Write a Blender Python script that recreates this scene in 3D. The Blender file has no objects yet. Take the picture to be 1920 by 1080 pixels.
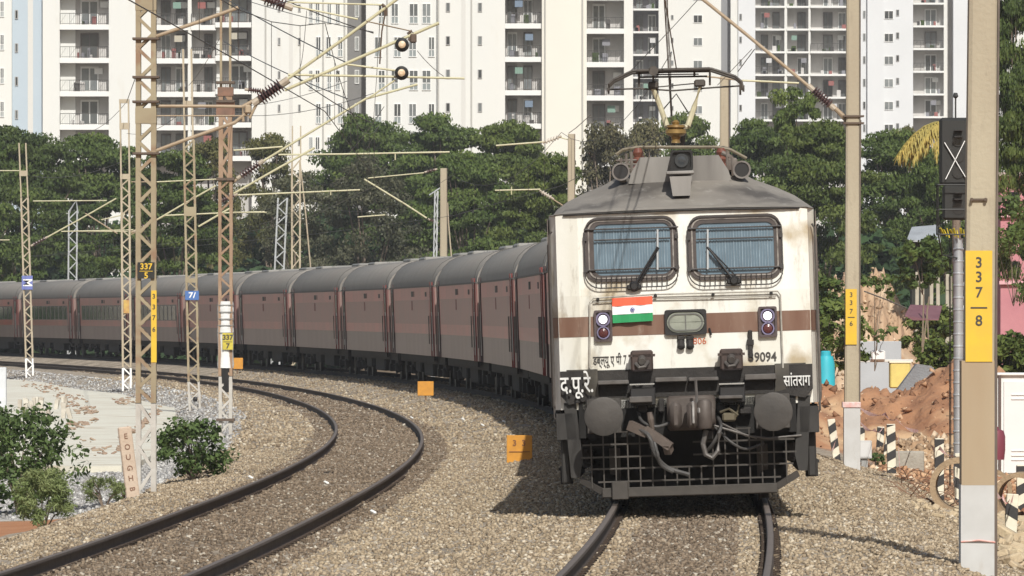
import bpy, math, random
import numpy as np
from mathutils import Vector, Matrix, Euler
R = math.radians
rnd = random.Random(7)
sc = bpy.context.scene
col = sc.collection

# ------------------------------------------------------------------ camera, sky, sun, exposure
F, HC, HY = 14600.0, 2.2, 589.0          # focal length in 1920-px units, camera height above rail, horizon row
cam_d = bpy.data.cameras.new('camera'); cam = bpy.data.objects.new('camera', cam_d); col.objects.link(cam)
cam_d.sensor_width = 36; cam_d.lens = 36 * F / 1920
cam_d.shift_y = (HY - 540) / 1920
cam_d.clip_start = 1; cam_d.clip_end = 9000
cam.location = (0, 0, HC); cam.rotation_euler = (R(90), 0, 0)
sc.camera = cam
SUN_EL, SUN_AZ = 42.0, 10.5              # azimuth measured from behind the camera towards the right
w = bpy.data.worlds.new('World'); sc.world = w; w.use_nodes = True
nt = w.node_tree; bg = nt.nodes['Background']
sky = nt.nodes.new('ShaderNodeTexSky'); sky.sky_type = 'NISHITA'; sky.sun_disc = False
sky.sun_elevation = R(SUN_EL); sky.sun_rotation = R(180 - SUN_AZ)
sky.air_density = 1.2; sky.dust_density = 2.5
nt.links.new(sky.outputs[0], bg.inputs[0]); bg.inputs[1].default_value = 0.085
sd = bpy.data.lights.new('sun', 'SUN'); sd.energy = 4.6; sd.angle = R(0.6); sd.color = (1.0, 0.975, 0.915)
sun = bpy.data.objects.new('sun', sd); col.objects.link(sun)
sdir = Vector((math.sin(R(SUN_AZ)) * math.cos(R(SUN_EL)), -math.cos(R(SUN_AZ)) * math.cos(R(SUN_EL)), math.sin(R(SUN_EL))))
sun.rotation_euler = sdir.to_track_quat('Z', 'Y').to_euler(); sun.location = sdir * 60
sc.view_settings.view_transform = 'Standard'; sc.view_settings.look = 'None'
sc.view_settings.exposure = 0.0; sc.view_settings.gamma = 1
sc.render.engine = 'CYCLES'
sc.cycles.max_bounces = 6; sc.cycles.diffuse_bounces = 3; sc.cycles.glossy_bounces = 2
sc.cycles.transparent_max_bounces = 6; sc.cycles.volume_bounces = 0
sc.cycles.use_denoising = True

# ------------------------------------------------------------------ place helpers
def W(px, py, D):                        # a photo measure at a known distance -> metres
    s = F / D
    return Vector(((px - 960) / s, D, HC - (py - HY) / s))
def GP(px, py, z):                       # photo measure on a level of known height
    D = F * (HC - z) / (py - HY)
    return Vector(((px - 960) * D / F, D, z))
def XC(D):                               # centre line of the right-hand track
    d = (np.minimum(D, 520.0) - 120) / 100.0
    return 2.5607 + .7651 * d - 3.0175 * d ** 2 - .108 * d ** 3 + .0181 * d ** 4
def SP(D): return 5.25 - .13 * np.exp(-((np.asarray(D, float) - 150) / 40) ** 2)
def XL(D): return XC(D) - SP(D)          # centre line of the left-hand track
def ZL(D): return -.15 - .15 * np.clip((np.asarray(D, float) - 95) / 130, 0, 1)

# ------------------------------------------------------------------ materials
MATS = {}
def mat(name, c, rough=.7, metal=0.0, c2=None, scale=3.0, amt=.5, bump=0.0, bscale=20.0, streak=False, spec=.5, rnd_obj=0.0, c3=None, scale3=.7, detail=6, emit=None, speck=None):
    if name in MATS: return MATS[name]
    m = bpy.data.materials.new(name); m.use_nodes = True; n = m.node_tree.nodes; L = m.node_tree.links
    b = n['Principled BSDF']; b.inputs['Roughness'].default_value = rough; b.inputs['Metallic'].default_value = metal
    b.inputs['Specular IOR Level'].default_value = spec
    rgb = n.new('ShaderNodeRGB'); rgb.outputs[0].default_value = (*c, 1); out = rgb.outputs[0]
    tc = n.new('ShaderNodeTexCoord'); vec = tc.outputs['Object']
    if c2 is not None:
        mp = n.new('ShaderNodeMapping'); L.new(vec, mp.inputs[0])
        if streak: mp.inputs['Scale'].default_value = (1, 1, .16)
        t = n.new('ShaderNodeTexNoise'); t.inputs['Scale'].default_value = scale; t.inputs['Detail'].default_value = detail
        L.new(mp.outputs[0], t.inputs[0])
        r = n.new('ShaderNodeValToRGB'); r.color_ramp.elements[0].position = .5 - .16; r.color_ramp.elements[1].position = .5 + .2
        L.new(t.outputs[0], r.inputs[0])
        mul = n.new('ShaderNodeMath'); mul.operation = 'MULTIPLY'; mul.inputs[1].default_value = amt; L.new(r.outputs[0], mul.inputs[0])
        mx = n.new('ShaderNodeMixRGB'); L.new(mul.outputs[0], mx.inputs[0]); L.new(out, mx.inputs[1]); mx.inputs[2].default_value = (*c2, 1); out = mx.outputs[0]
    if c3 is not None:
        t = n.new('ShaderNodeTexNoise'); t.inputs['Scale'].default_value = scale3; t.inputs['Detail'].default_value = 5; L.new(vec, t.inputs[0])
        r = n.new('ShaderNodeValToRGB'); r.color_ramp.elements[0].position = .52; r.color_ramp.elements[1].position = .66; L.new(t.outputs[0], r.inputs[0])
        mx = n.new('ShaderNodeMixRGB'); L.new(r.outputs[0], mx.inputs[0]); L.new(out, mx.inputs[1]); mx.inputs[2].default_value = (*c3, 1); out = mx.outputs[0]
    if speck is not None:
        mp = n.new('ShaderNodeMapping'); L.new(vec, mp.inputs[0]); mp.inputs['Scale'].default_value = (1, 1, .22)
        t = n.new('ShaderNodeTexNoise'); t.inputs['Scale'].default_value = speck[1]; t.inputs['Detail'].default_value = 8; t.inputs['Roughness'].default_value = .7; L.new(mp.outputs[0], t.inputs[0])
        r = n.new('ShaderNodeMapRange'); r.inputs[1].default_value = .56; r.inputs[2].default_value = .74; r.inputs[4].default_value = speck[2]; L.new(t.outputs[0], r.inputs[0])
        mx = n.new('ShaderNodeMixRGB'); L.new(r.outputs[0], mx.inputs[0]); L.new(out, mx.inputs[1]); mx.inputs[2].default_value = (*speck[0], 1); out = mx.outputs[0]
    if rnd_obj:
        oi = n.new('ShaderNodeObjectInfo'); hs = n.new('ShaderNodeHueSaturation')
        mr = n.new('ShaderNodeMapRange'); mr.inputs[3].default_value = 1 - rnd_obj; mr.inputs[4].default_value = 1 + rnd_obj
        L.new(oi.outputs['Random'], mr.inputs[0]); L.new(mr.outputs[0], hs.inputs['Value']); L.new(out, hs.inputs['Color']); out = hs.outputs[0]
    L.new(out, b.inputs['Base Color'])
    if bump:
        t = n.new('ShaderNodeTexNoise'); t.inputs['Scale'].default_value = bscale; t.inputs['Detail'].default_value = 4; L.new(vec, t.inputs[0])
        bp = n.new('ShaderNodeBump'); bp.inputs['Strength'].default_value = bump; bp.inputs['Distance'].default_value = .05
        L.new(t.outputs[0], bp.inputs['Height']); L.new(bp.outputs[0], b.inputs['Normal'])
    if emit:
        b.inputs['Emission Color'].default_value = (*emit[0], 1); b.inputs['Emission Strength'].default_value = emit[1]
    MATS[name] = m; return m

# ------------------------------------------------------------------ mesh builder
def frame_of(d):
    d = d.normalized(); up = Vector((0, 0, 1)) if abs(d.z) < .95 else Vector((1, 0, 0))
    x = d.cross(up).normalized(); return x, x.cross(d).normalized()
def rr(cx, cz, w_, h_, r, n=4):
    p = []
    for k, (sx, sz) in enumerate(((1, 1), (-1, 1), (-1, -1), (1, -1))):
        for i in range(n + 1):
            a = R(90 * k + 90 * i / n)
            p.append((cx + sx * (w_ / 2 - r) + r * math.cos(a), cz + sz * (h_ / 2 - r) + r * math.sin(a)))
    return p
class MB:
    def __init__(s): s.v = []; s.f = []
    def add(s, vs, fs):
        o = len(s.v); s.v += [tuple(v) for v in vs]; s.f += [tuple(i + o for i in f) for f in fs]; return s
    def box(s, c, sz, rot=None, ch=0.0):
        hx, hy, hz = sz[0] / 2, sz[1] / 2, sz[2] / 2
        M = (rot if isinstance(rot, Matrix) else Euler(rot).to_matrix()) if rot is not None else Matrix.Identity(3)
        c = Vector(c)
        if ch <= 0:
            vs = [Vector((a * hx, b * hy, d * hz)) for a in (-1, 1) for b in (-1, 1) for d in (-1, 1)]
            fs = [(0, 1, 3, 2), (4, 6, 7, 5), (0, 4, 5, 1), (2, 3, 7, 6), (0, 2, 6, 4), (1, 5, 7, 3)]
        else:
            ch = min(ch, hx * .9, hy * .9, hz * .9); vs = []; idx = {}
            for a in (-1, 1):
                for b in (-1, 1):
                    for d in (-1, 1):
                        for ax in range(3):
                            q = [a * (hx - ch), b * (hy - ch), d * (hz - ch)]
                            q[ax] = (a * hx, b * hy, d * hz)[ax]
                            idx[(a, b, d, ax)] = len(vs); vs.append(Vector(q))
            fs = []
            for a in (-1, 1):
                fs.append((idx[(a, -1, -1, 0)], idx[(a, 1, -1, 0)], idx[(a, 1, 1, 0)], idx[(a, -1, 1, 0)]))
                fs.append((idx[(-1, a, -1, 1)], idx[(1, a, -1, 1)], idx[(1, a, 1, 1)], idx[(-1, a, 1, 1)]))
                fs.append((idx[(-1, -1, a, 2)], idx[(1, -1, a, 2)], idx[(1, 1, a, 2)], idx[(-1, 1, a, 2)]))
                for b in (-1, 1):
                    fs.append((idx[(a, b, -1, 0)], idx[(a, b, 1, 0)], idx[(a, b, 1, 1)], idx[(a, b, -1, 1)]))
                    fs.append((idx[(a, -1, b, 0)], idx[(a, 1, b, 0)], idx[(a, 1, b, 2)], idx[(a, -1, b, 2)]))
                    fs.append((idx[(-1, a, b, 1)], idx[(1, a, b, 1)], idx[(1, a, b, 2)], idx[(-1, a, b, 2)]))
                    for d in (-1, 1): fs.append((idx[(a, b, d, 0)], idx[(a, b, d, 1)], idx[(a, b, d, 2)]))
        return s.add([M @ v + c for v in vs], fs)
    def bar(s, p0, p1, w_, h_=None):
        p0 = Vector(p0); p1 = Vector(p1); h_ = h_ or w_; x, y = frame_of(p1 - p0)
        vs = [p + x * a * w_ / 2 + y * b * h_ / 2 for p in (p0, p1) for a, b in ((-1, -1), (1, -1), (1, 1), (-1, 1))]
        return s.add(vs, [(0, 3, 2, 1), (4, 5, 6, 7), (0, 1, 5, 4), (1, 2, 6, 5), (2, 3, 7, 6), (3, 0, 4, 7)])
    def tube(s, pts, r, n=8, r1=None):
        pts = [Vector(p) for p in pts]; N = len(pts); vs = []
        for i, p in enumerate(pts):
            d = pts[min(i + 1, N - 1)] - pts[max(i - 1, 0)]; x, y = frame_of(d)
            rad = r if not callable(r) else r(i / (N - 1))
            if r1 is not None: rad = r + (r1 - r) * i / (N - 1)
            vs += [p + x * math.cos(2 * math.pi * k / n) * rad + y * math.sin(2 * math.pi * k / n) * rad for k in range(n)]
        fs = [(i * n + k, i * n + (k + 1) % n, (i + 1) * n + (k + 1) % n, (i + 1) * n + k) for i in range(N - 1) for k in range(n)]
        fs += [tuple(range(n))[::-1], tuple((N - 1) * n + k for k in range(n))]
        return s.add(vs, fs)
    def lathe(s, p0, p1, prof, n=20):             # prof: (distance along axis as fraction, radius)
        p0 = Vector(p0); p1 = Vector(p1); x, y = frame_of(p1 - p0); vs = []
        for t, r in prof:
            c = p0.lerp(p1, t)
            vs += [c + x * math.cos(2 * math.pi * k / n) * r + y * math.sin(2 * math.pi * k / n) * r for k in range(n)]
        m = len(prof)
        fs = [(i * n + k, i * n + (k + 1) % n, (i + 1) * n + (k + 1) % n, (i + 1) * n + k) for i in range(m - 1) for k in range(n)]
        fs += [tuple(range(n))[::-1], tuple((m - 1) * n + k for k in range(n))]
        return s.add(vs, fs)
    def prism(s, poly, y0, y1):                   # outline in x,z pushed along y
        n = len(poly)
        f0 = y0 if callable(y0) else (lambda x, z: y0); f1 = y1 if callable(y1) else (lambda x, z: y1)
        vs = [(x, f0(x, z), z) for x, z in poly] + [(x, f1(x, z), z) for x, z in poly]
        return s.add(vs, [tuple(range(n)), tuple(range(2 * n - 1, n - 1, -1))] + [(k, k + n, (k + 1) % n + n, (k + 1) % n) for k in range(n)])
    def ring(s, po, pi, y0, y1):
        n = len(po)
        f0 = y0 if callable(y0) else (lambda x, z: y0); f1 = y1 if callable(y1) else (lambda x, z: y1)
        vs = [(x, f0(x, z), z) for x, z in po] + [(x, f0(x, z), z) for x, z in pi] + [(x, f1(x, z), z) for x, z in po] + [(x, f1(x, z), z) for x, z in pi]
        fs = []
        for k in range(n):
            j = (k + 1) % n
            fs += [(k, j, n + j, n + k), (2 * n + j, 2 * n + k, 3 * n + k, 3 * n + j), (k, 2 * n + k, 2 * n + j, j), (n + j, 3 * n + j, 3 * n + k, n + k)]
        return s.add(vs, fs)
    def loft(s, rings, caps=True):
        n = len(rings[0]); vs = [p for r_ in rings for p in r_]; m = len(rings)
        fs = [(i * n + k, i * n + (k + 1) % n, (i + 1) * n + (k + 1) % n, (i + 1) * n + k) for i in range(m - 1) for k in range(n)]
        if caps: fs += [tuple(range(n))[::-1], tuple((m - 1) * n + k for k in range(n))]
        return s.add(vs, fs)
    def build(s, name, m, parent=None, smooth=False):
        me = bpy.data.meshes.new(name); me.from_pydata(s.v, [], s.f); me.materials.append(m); me.update()
        if smooth: smooth_mesh(me)
        o = bpy.data.objects.new(name, me); col.objects.link(o)
        if parent: o.parent = parent
        return o
def build_multi(parts, name, parent=None):
    me = bpy.data.meshes.new(name); v = []; f = []; mi = []
    for k, (b, m) in enumerate(parts):
        o = len(v); v += b.v; f += [tuple(i + o for i in q) for q in b.f]; mi += [k] * len(b.f); me.materials.append(m)
    me.from_pydata(v, [], f); me.polygons.foreach_set('material_index', mi); me.update()
    o = bpy.data.objects.new(name, me); col.objects.link(o)
    if parent: o.parent = parent
    return o
def smooth_mesh(me, ang=38):
    import bmesh
    b = bmesh.new(); b.from_mesh(me); bmesh.ops.recalc_face_normals(b, faces=b.faces)
    for f in b.faces: f.smooth = True
    for e in b.edges:
        e.smooth = not (len(e.link_faces) == 2 and e.calc_face_angle(0) > R(ang))
    b.to_mesh(me); b.free()
def raw(name, V, Fc, m, parent=None, smooth=False):       # numpy quads/tris of equal size
    me = bpy.data.meshes.new(name); k = Fc.shape[1]
    me.vertices.add(len(V)); me.vertices.foreach_set('co', V.astype(np.float32).ravel())
    me.loops.add(Fc.size); me.loops.foreach_set('vertex_index', Fc.astype(np.int32).ravel())
    me.polygons.add(len(Fc)); me.polygons.foreach_set('loop_start', np.arange(0, Fc.size, k, dtype=np.int32))
    me.materials.append(m); me.update(calc_edges=True)
    if smooth: me.polygons.foreach_set('use_smooth', np.ones(len(Fc), bool))
    o = bpy.data.objects.new(name, me); col.objects.link(o)
    if parent: o.parent = parent
    return o
def tag(o, label=None, cat=None, group=None, kind=None):
    if label: o['label'] = label
    if cat: o['category'] = cat
    if group: o['group'] = group
    if kind: o['kind'] = kind
    return o
def empty(name, loc=(0, 0, 0), rot=(0, 0, 0)):
    o = bpy.data.objects.new(name, None); col.objects.link(o); o.location = loc; o.rotation_euler = rot
    o.empty_display_size = .3; return o
kids = {}
def copy_tree(o, parent=None):
    c = o.copy(); col.objects.link(c); c.parent = parent
    for ch in [x for x in ALLC.get(o.name, [])]: copy_tree(ch, c)
    return c
ALLC = {}
def index_children():
    ALLC.clear()
    for o in bpy.data.objects:
        if o.parent: ALLC.setdefault(o.parent.name, []).append(o)
def text(s, size, m, name, parent, loc, rot=(R(90), 0, 0), ext=.002, sx=1.0, align='CENTER', bold=0.0):
    cu = bpy.data.curves.new(name, 'FONT'); cu.body = s; cu.size = size; cu.align_x = align; cu.align_y = 'CENTER'; cu.extrude = ext; cu.offset = bold; cu.resolution_u = 3
    t = bpy.data.objects.new('tmp', cu); col.objects.link(t)
    dg = bpy.context.evaluated_depsgraph_get(); me = bpy.data.meshes.new_from_object(t.evaluated_get(dg)); me.name = name
    bpy.data.objects.remove(t); bpy.data.curves.remove(cu)
    me.materials.clear(); me.materials.append(m)
    o = bpy.data.objects.new(name, me); col.objects.link(o); o.location = loc; o.rotation_euler = rot; o.scale = (sx, 1, 1)
    if parent: o.parent = parent
    return o
# ------------------------------------------------------------------ ground
def sm(a, b, x): t = np.clip((x - a) / (b - a), 0, 1); return t * t * (3 - 2 * t)
def vnoise(x, y, seed=0):
    xi = np.floor(x).astype(np.int64); yi = np.floor(y).astype(np.int64); xf = x - xi; yf = y - yi
    def h(a, b):
        n = (a * 374761393 + b * 668265263 + seed * 982451653) & 0x7fffffff
        n = ((n ^ (n >> 13)) * 1274126177) & 0x7fffffff
        return ((n ^ (n >> 16)) & 0xffff) / 65535.0
    u = xf * xf * (3 - 2 * xf); v = yf * yf * (3 - 2 * yf)
    return (h(xi, yi) * (1 - u) + h(xi + 1, yi) * u) * (1 - v) + (h(xi, yi + 1) * (1 - u) + h(xi + 1, yi + 1) * u) * v - .5
def ground_z(t, D):
    t = np.asarray(t, float); D = np.asarray(D, float) + 0 * t
    sp = SP(D); z = np.zeros_like(t); zl = ZL(D) - .152
    # right of main track, fixed profile
    zr = np.interp(t, [-1.9, 1.9, 2.7, 3.7, 6, 12, 60, 600], [-.152, -.152, -.27, -.62, -.92, -1.0, -1.0, -1.0])
    tl = t + sp
    zm = np.clip((t + 1.9) / (-sp + 3.8 + 1e-6), 0, 1) * (zl + .152) - .152
    za = np.interp(tl, [-600, -14, -5, -4.3, -3.6, -2.9, -1.9], [-1.0, -1.0, -.94, -.92, -.74, -.50, 0])
    f = np.clip((-1.9 - tl) / 1.0, 0, 1)
    zlft = np.where(tl < -2.9, za, zl * (1 - f) + -.50 * f)
    z = np.where(t > -1.9, zr, np.where(tl > -1.9, zm, zlft))
    amp = np.where(tl < -4, .3, 1.0); z = z + amp * vnoise(t * 1.3 + 50, D * .5) * .05 * np.clip((np.abs(t) - 1.2) / 1, 0, 1) + vnoise(t * .35, D * .12, 5) * .16 * amp * sm(4, 9, np.abs(t + sp * (t < 0)))
    return z
Ds = np.concatenate([np.linspace(-60, 58, 30), np.arange(59, 190, .8), np.arange(190, 480, 3.0), np.array([500, 540, 600, 700, 850, 1100, 1500, 2200, 3000])])
Ts = np.concatenate([np.array([-1500, -900, -500, -240, -140, -90, -60, -45, -35]), np.arange(-28, 14, .3), np.array([15, 17, 20, 25, 32, 45, 70, 110, 180, 400, 900, 1500])])
TT, DD = np.meshgrid(Ts, Ds)
V = np.stack([XC(DD) + TT, DD, ground_z(TT, DD)], -1).reshape(-1, 3)
nx = len(Ts); ii, jj = np.meshgrid(np.arange(len(Ds) - 1), np.arange(nx - 1), indexing='ij'); a = (ii * nx + jj).ravel()
ground_fc = np.stack([a, a + 1, a + nx + 1, a + nx], -1)

def ground_material():
    m = bpy.data.materials.new('ballast_and_soil'); m.use_nodes = True; n = m.node_tree.nodes; L = m.node_tree.links
    b = n['Principled BSDF']; b.inputs['Roughness'].default_value = .95; b.inputs['Specular IOR Level'].default_value = .2
    tc = n.new('ShaderNodeTexCoord'); co = tc.outputs['Object']
    v = n.new('ShaderNodeTexVoronoi'); v.inputs['Scale'].default_value = 22; L.new(co, v.inputs[0])
    r = n.new('ShaderNodeValToRGB'); cr = r.color_ramp; cr.interpolation = 'LINEAR'
    cr.elements[0].position = 0; cr.elements[0].color = (.14, .105, .075, 1); cr.elements[1].position = 1; cr.elements[1].color = (.56, .50, .40, 1)
    for p_, c_ in ((.25, (.24, .195, .145, 1)), (.6, (.335, .275, .21, 1)), (.85, (.41, .355, .28, 1))): e = cr.elements.new(p_); e.color = c_
    sep = n.new('ShaderNodeSeparateColor'); L.new(v.outputs['Color'], sep.inputs[0]); L.new(sep.outputs[0], r.inputs[0])
    at = n.new('ShaderNodeAttribute'); at.attribute_name = 'soil'
    sepa = n.new('ShaderNodeSeparateColor'); L.new(at.outputs['Color'], sepa.inputs[0])
    t = n.new('ShaderNodeTexNoise'); t.inputs['Scale'].default_value = .9; t.inputs['Detail'].default_value = 8; L.new(co, t.inputs[0])
    def over(prev, c1, c2, fac, lo=.42, hi=.58):
        rs = n.new('ShaderNodeMixRGB'); rs.inputs[1].default_value = (*c1, 1); rs.inputs[2].default_value = (*c2, 1); L.new(t.outputs[0], rs.inputs[0])
        mr = n.new('ShaderNodeMapRange'); mr.inputs[1].default_value = lo; mr.inputs[2].default_value = hi
        ad = n.new('ShaderNodeMath'); ad.operation = 'ADD'; L.new(fac, ad.inputs[0])
        t2 = n.new('ShaderNodeTexNoise'); t2.inputs['Scale'].default_value = 3; t2.inputs['Detail'].default_value = 6; L.new(co, t2.inputs[0])
        sb = n.new('ShaderNodeMath'); sb.operation = 'MULTIPLY_ADD'; sb.inputs[1].default_value = .5; sb.inputs[2].default_value = -.25; L.new(t2.outputs[0], sb.inputs[0])
        L.new(sb.outputs[0], ad.inputs[1]); L.new(ad.outputs[0], mr.inputs[0])
        mx = n.new('ShaderNodeMixRGB'); L.new(mr.outputs[0], mx.inputs[0]); L.new(prev, mx.inputs[1]); L.new(rs.outputs[0], mx.inputs[2]); return mx.outputs[0]
    big = n.new('ShaderNodeTexNoise'); big.inputs['Scale'].default_value = .45; big.inputs['Detail'].default_value = 7; L.new(co, big.inputs[0])
    br = n.new('ShaderNodeMapRange'); br.inputs[1].default_value = .35; br.inputs[2].default_value = .65; br.inputs[3].default_value = .72; br.inputs[4].default_value = 1.22; L.new(big.outputs[0], br.inputs[0])
    hs = n.new('ShaderNodeHueSaturation'); L.new(r.outputs[0], hs.inputs['Color']); L.new(br.outputs[0], hs.inputs['Value'])
    out = over(hs.outputs[0], (.30, .13, .06), (.46, .24, .13), sepa.outputs[0])
    out = over(out, (.36, .34, .31), (.52, .50, .46), sepa.outputs[1])
    out = over(out, (.12, .085, .055), (.20, .15, .10), sepa.outputs[2])
    L.new(out, b.inputs['Base Color'])
    bp = n.new('ShaderNodeBump'); bp.inputs['Strength'].default_value = .35; bp.inputs['Distance'].default_value = .03; L.new(v.outputs['Distance'], bp.inputs['Height']); L.new(bp.outputs[0], b.inputs['Normal'])
    return m
gmat = ground_material()
g = raw('ground', V, ground_fc, gmat, smooth=True); tag(g, kind='structure')
tl = TT + SP(DD)
soil = sm(5.0, 7.5, TT) * .8 + sm(-7.5, -10, -(-tl)) * 0
soil = np.maximum(soil, ((tl < -4.2) * (DD < 118)) * .75); soil = np.maximum(soil, .55 * sm(3.4, 5, TT)); soil = np.maximum(soil, (DD > 230) * (TT > 6) * (DD < 290) * 1.0); soil = soil * (DD < 290)
grey = ((tl < -3.3) & (DD > 118) & (DD < 215)) * .62 + ((tl < -4.0) & (DD >= 215)) * .40
oil = np.exp(-(np.abs(TT) / .62) ** 4) * .52 + np.exp(-(np.abs(tl) / .8) ** 4) * .50 + .42 * np.exp(-((np.abs(tl) - 1.0) / .35) ** 2) + 1.0 * ((DD > 290) & (TT > 2.5))
A = np.stack([soil, grey, oil, np.ones_like(soil)], -1).reshape(-1, 4)
ca = g.data.color_attributes.new('soil', 'FLOAT_COLOR', 'POINT'); ca.data.foreach_set('color', A.astype(np.float32).ravel())

# loose stones, one mass of uncountable ballast
def stones(name, N, Drng, trng, smin, smax, m, seed, bias=1.0, keep=None):
    rg = np.random.default_rng(seed)
    D = Drng[0] + (Drng[1] - Drng[0]) * rg.random(N) ** bias; t = trng[0] + (trng[1] - trng[0]) * rg.random(N)
    if keep is not None: k = keep(t, D); D = D[k]; t = t[k]
    N = len(D); z = ground_z(t, D); s = smin + (smax - smin) * rg.random(N) ** 2
    base = np.array([[1, 0, 0], [-1, 0, 0], [0, 1, 0], [0, -1, 0], [0, 0, 1], [0, 0, -1]], float)
    fc = np.array([[0, 2, 4], [2, 1, 4], [1, 3, 4], [3, 0, 4], [2, 0, 5], [1, 2, 5], [3, 1, 5], [0, 3, 5]])
    q = rg.normal(size=(N, 4)); q /= np.linalg.norm(q, axis=1)[:, None]
    a, b, c, d = q.T
    Rm = np.stack([np.stack([1 - 2 * (c * c + d * d), 2 * (b * c - a * d), 2 * (b * d + a * c)], -1), np.stack([2 * (b * c + a * d), 1 - 2 * (b * b + d * d), 2 * (c * d - a * b)], -1), np.stack([2 * (b * d - a * c), 2 * (c * d + a * b), 1 - 2 * (b * b + c * c)], -1)], 1)
    P = base[None] * (s[:, None, None] * (.6 + .8 * rg.random((N, 6, 1))))
    P = np.einsum('nij,nkj->nki', Rm, P); P[:, :, 2] *= .8
    P += np.stack([XC(D) + t, D, z + s * .25], -1)[:, None, :]
    Fc = (fc[None] + 6 * np.arange(N)[:, None, None]).reshape(-1, 3)
    o = raw(name, P.reshape(-1, 3), Fc, m); c = np.repeat(rg.random(N), 6)
    at = o.data.attributes.new('tone', 'FLOAT', 'POINT'); at.data.foreach_set('value', c.astype(np.float32)); return o
def stone_material(name, stops):
    m = bpy.data.materials.new(name); m.use_nodes = True; n = m.node_tree.nodes; L = m.node_tree.links
    b = n['Principled BSDF']; b.inputs['Roughness'].default_value = .9; b.inputs['Specular IOR Level'].default_value = .25
    a = n.new('ShaderNodeAttribute'); a.attribute_name = 'tone'; r = n.new('ShaderNodeValToRGB'); cr = r.color_ramp
    cr.elements[0].color = (*stops[0][1], 1); cr.elements[1].color = (*stops[-1][1], 1)
    for p_, c_ in stops[1:-1]: e = cr.elements.new(p_); e.color = (*c_, 1)
    L.new(a.outputs['Fac'], r.inputs[0]); L.new(r.outputs[0], b.inputs['Base Color']); return m
smat = stone_material('ballast_stone', [(0, (.18, .135, .09)), (.3, (.285, .222, .148)), (.65, (.36, .285, .193)), (.90, (.42, .345, .245)), (1, (.55, .49, .39))])
gmat2 = stone_material('grey_gravel_stone', [(0, (.20, .19, .18)), (.4, (.32, .31, .30)), (.8, (.42, .41, .39)), (1, (.60, .60, .57))])
rmat = stone_material('soil_clod', [(0, (.20, .09, .05)), (.4, (.36, .20, .11)), (.8, (.50, .33, .20)), (1, (.70, .60, .45))])
def railgap(t, D): tl = t + SP(D); return np.minimum(np.abs(np.abs(t) - .87), np.abs(np.abs(tl) - .87))
def in_bed(t, D): tl = t + SP(D); return (np.abs(tl) < 1.35) | (np.abs(t) < .55)
def nearrail(t, D): return (railgap(t, D) > .050) & ~in_bed(t, D)
def bedonly(t, D): return (railgap(t, D) > .050) & in_bed(t, D)
bmat = stone_material('stained_ballast', [(0, (.09, .066, .045)), (.3, (.155, .116, .080)), (.7, (.22, .167, .117)), (.92, (.28, .222, .16)), (1, (.46, .42, .35))])
tag(stones('ballast', 125000, (64, 150), (-8.6, 4.3), .012, .036, smat, 3, 1.25, nearrail), 'loose tan stones beside and between the two tracks', 'gravel', kind='stuff')
tag(stones('stained_ballast', 110000, (64, 170), (-7.0, 1.0), .012, .034, bmat, 14, 1.25, bedonly), 'darker oil stained stones between the rails', 'gravel', kind='stuff')
tag(stones('stained_ballast', 36000, (165, 360), (-7.0, 1.0), .022, .05, bmat, 24, 1.3, bedonly), 'darker stones between the rails of the far curve', 'gravel', kind='stuff')
tag(stones('ballast', 30000, (150, 330), (-8.4, 2.5), .025, .06, smat, 4, 1.2, nearrail), 'tan stones on the far curve of the track bed', 'gravel', kind='stuff')
tag(stones('gravel', 14000, (118, 215), (-13, -8.2), .025, .06, gmat2, 5), 'grey gravel around the foot of the left masts', 'gravel', kind='stuff')
tag(stones('gravel', 16000, (200, 430), (-11.5, -8.0), .03, .07, gmat2, 25), 'pale gravel strip between the far curve of the empty track and the yard', 'gravel', kind='stuff')
tag(stones('soil_clods', 9000, (66, 150), (4.1, 9), .02, .09, rmat, 6, 1.2), 'reddish soil clods and stones on the right verge', 'soil', kind='stuff')

# ------------------------------------------------------------------ tracks
steel_side = mat('rail_rust', (.045, .031, .023), .85, c2=(.085, .060, .044), scale=6, amt=.7)
steel_top = mat('rail_head', (.16, .13, .11), .68, .15, c2=(.085, .065, .05), scale=5, amt=.5)
conc = mat('sleeper_concrete', (.22, .18, .14), .9, c2=(.12, .09, .07), scale=5, amt=.8, bump=.3)
def sweep(D0, D1, step, fx, fz, off, prof):
    D = np.arange(D0, D1, step); x = fx(D); dx = np.gradient(x, D); ln = np.sqrt(1 + dx * dx)
    n = len(prof); P = []
    for u, v in prof: P.append(np.stack([x + (off + u) / ln, D - dx * (off + u) / ln, fz(D) + v], -1))
    P = np.stack(P, 1).reshape(-1, 3); i, k = np.meshgrid(np.arange(len(D) - 1), np.arange(n), indexing='ij')
    a = i * n + k; b = i * n + (k + 1) % n
    return P, np.stack([a.ravel(), b.ravel(), (b + n).ravel(), (a + n).ravel()], -1)
rail_prof = [(-.048, -.156), (-.048, -.150), (-.012, -.138), (-.009, -.045), (-.034, -.035), (-.034, -.004), (.034, -.004), (.034, -.035), (.009, -.045), (.012, -.138), (.048, -.150), (.048, -.156)]
cap_prof = [(-.030, -.003), (-.026, .001), (.026, .001), (.030, -.003)]
def rail_cant(side, main): return 0.0
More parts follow.
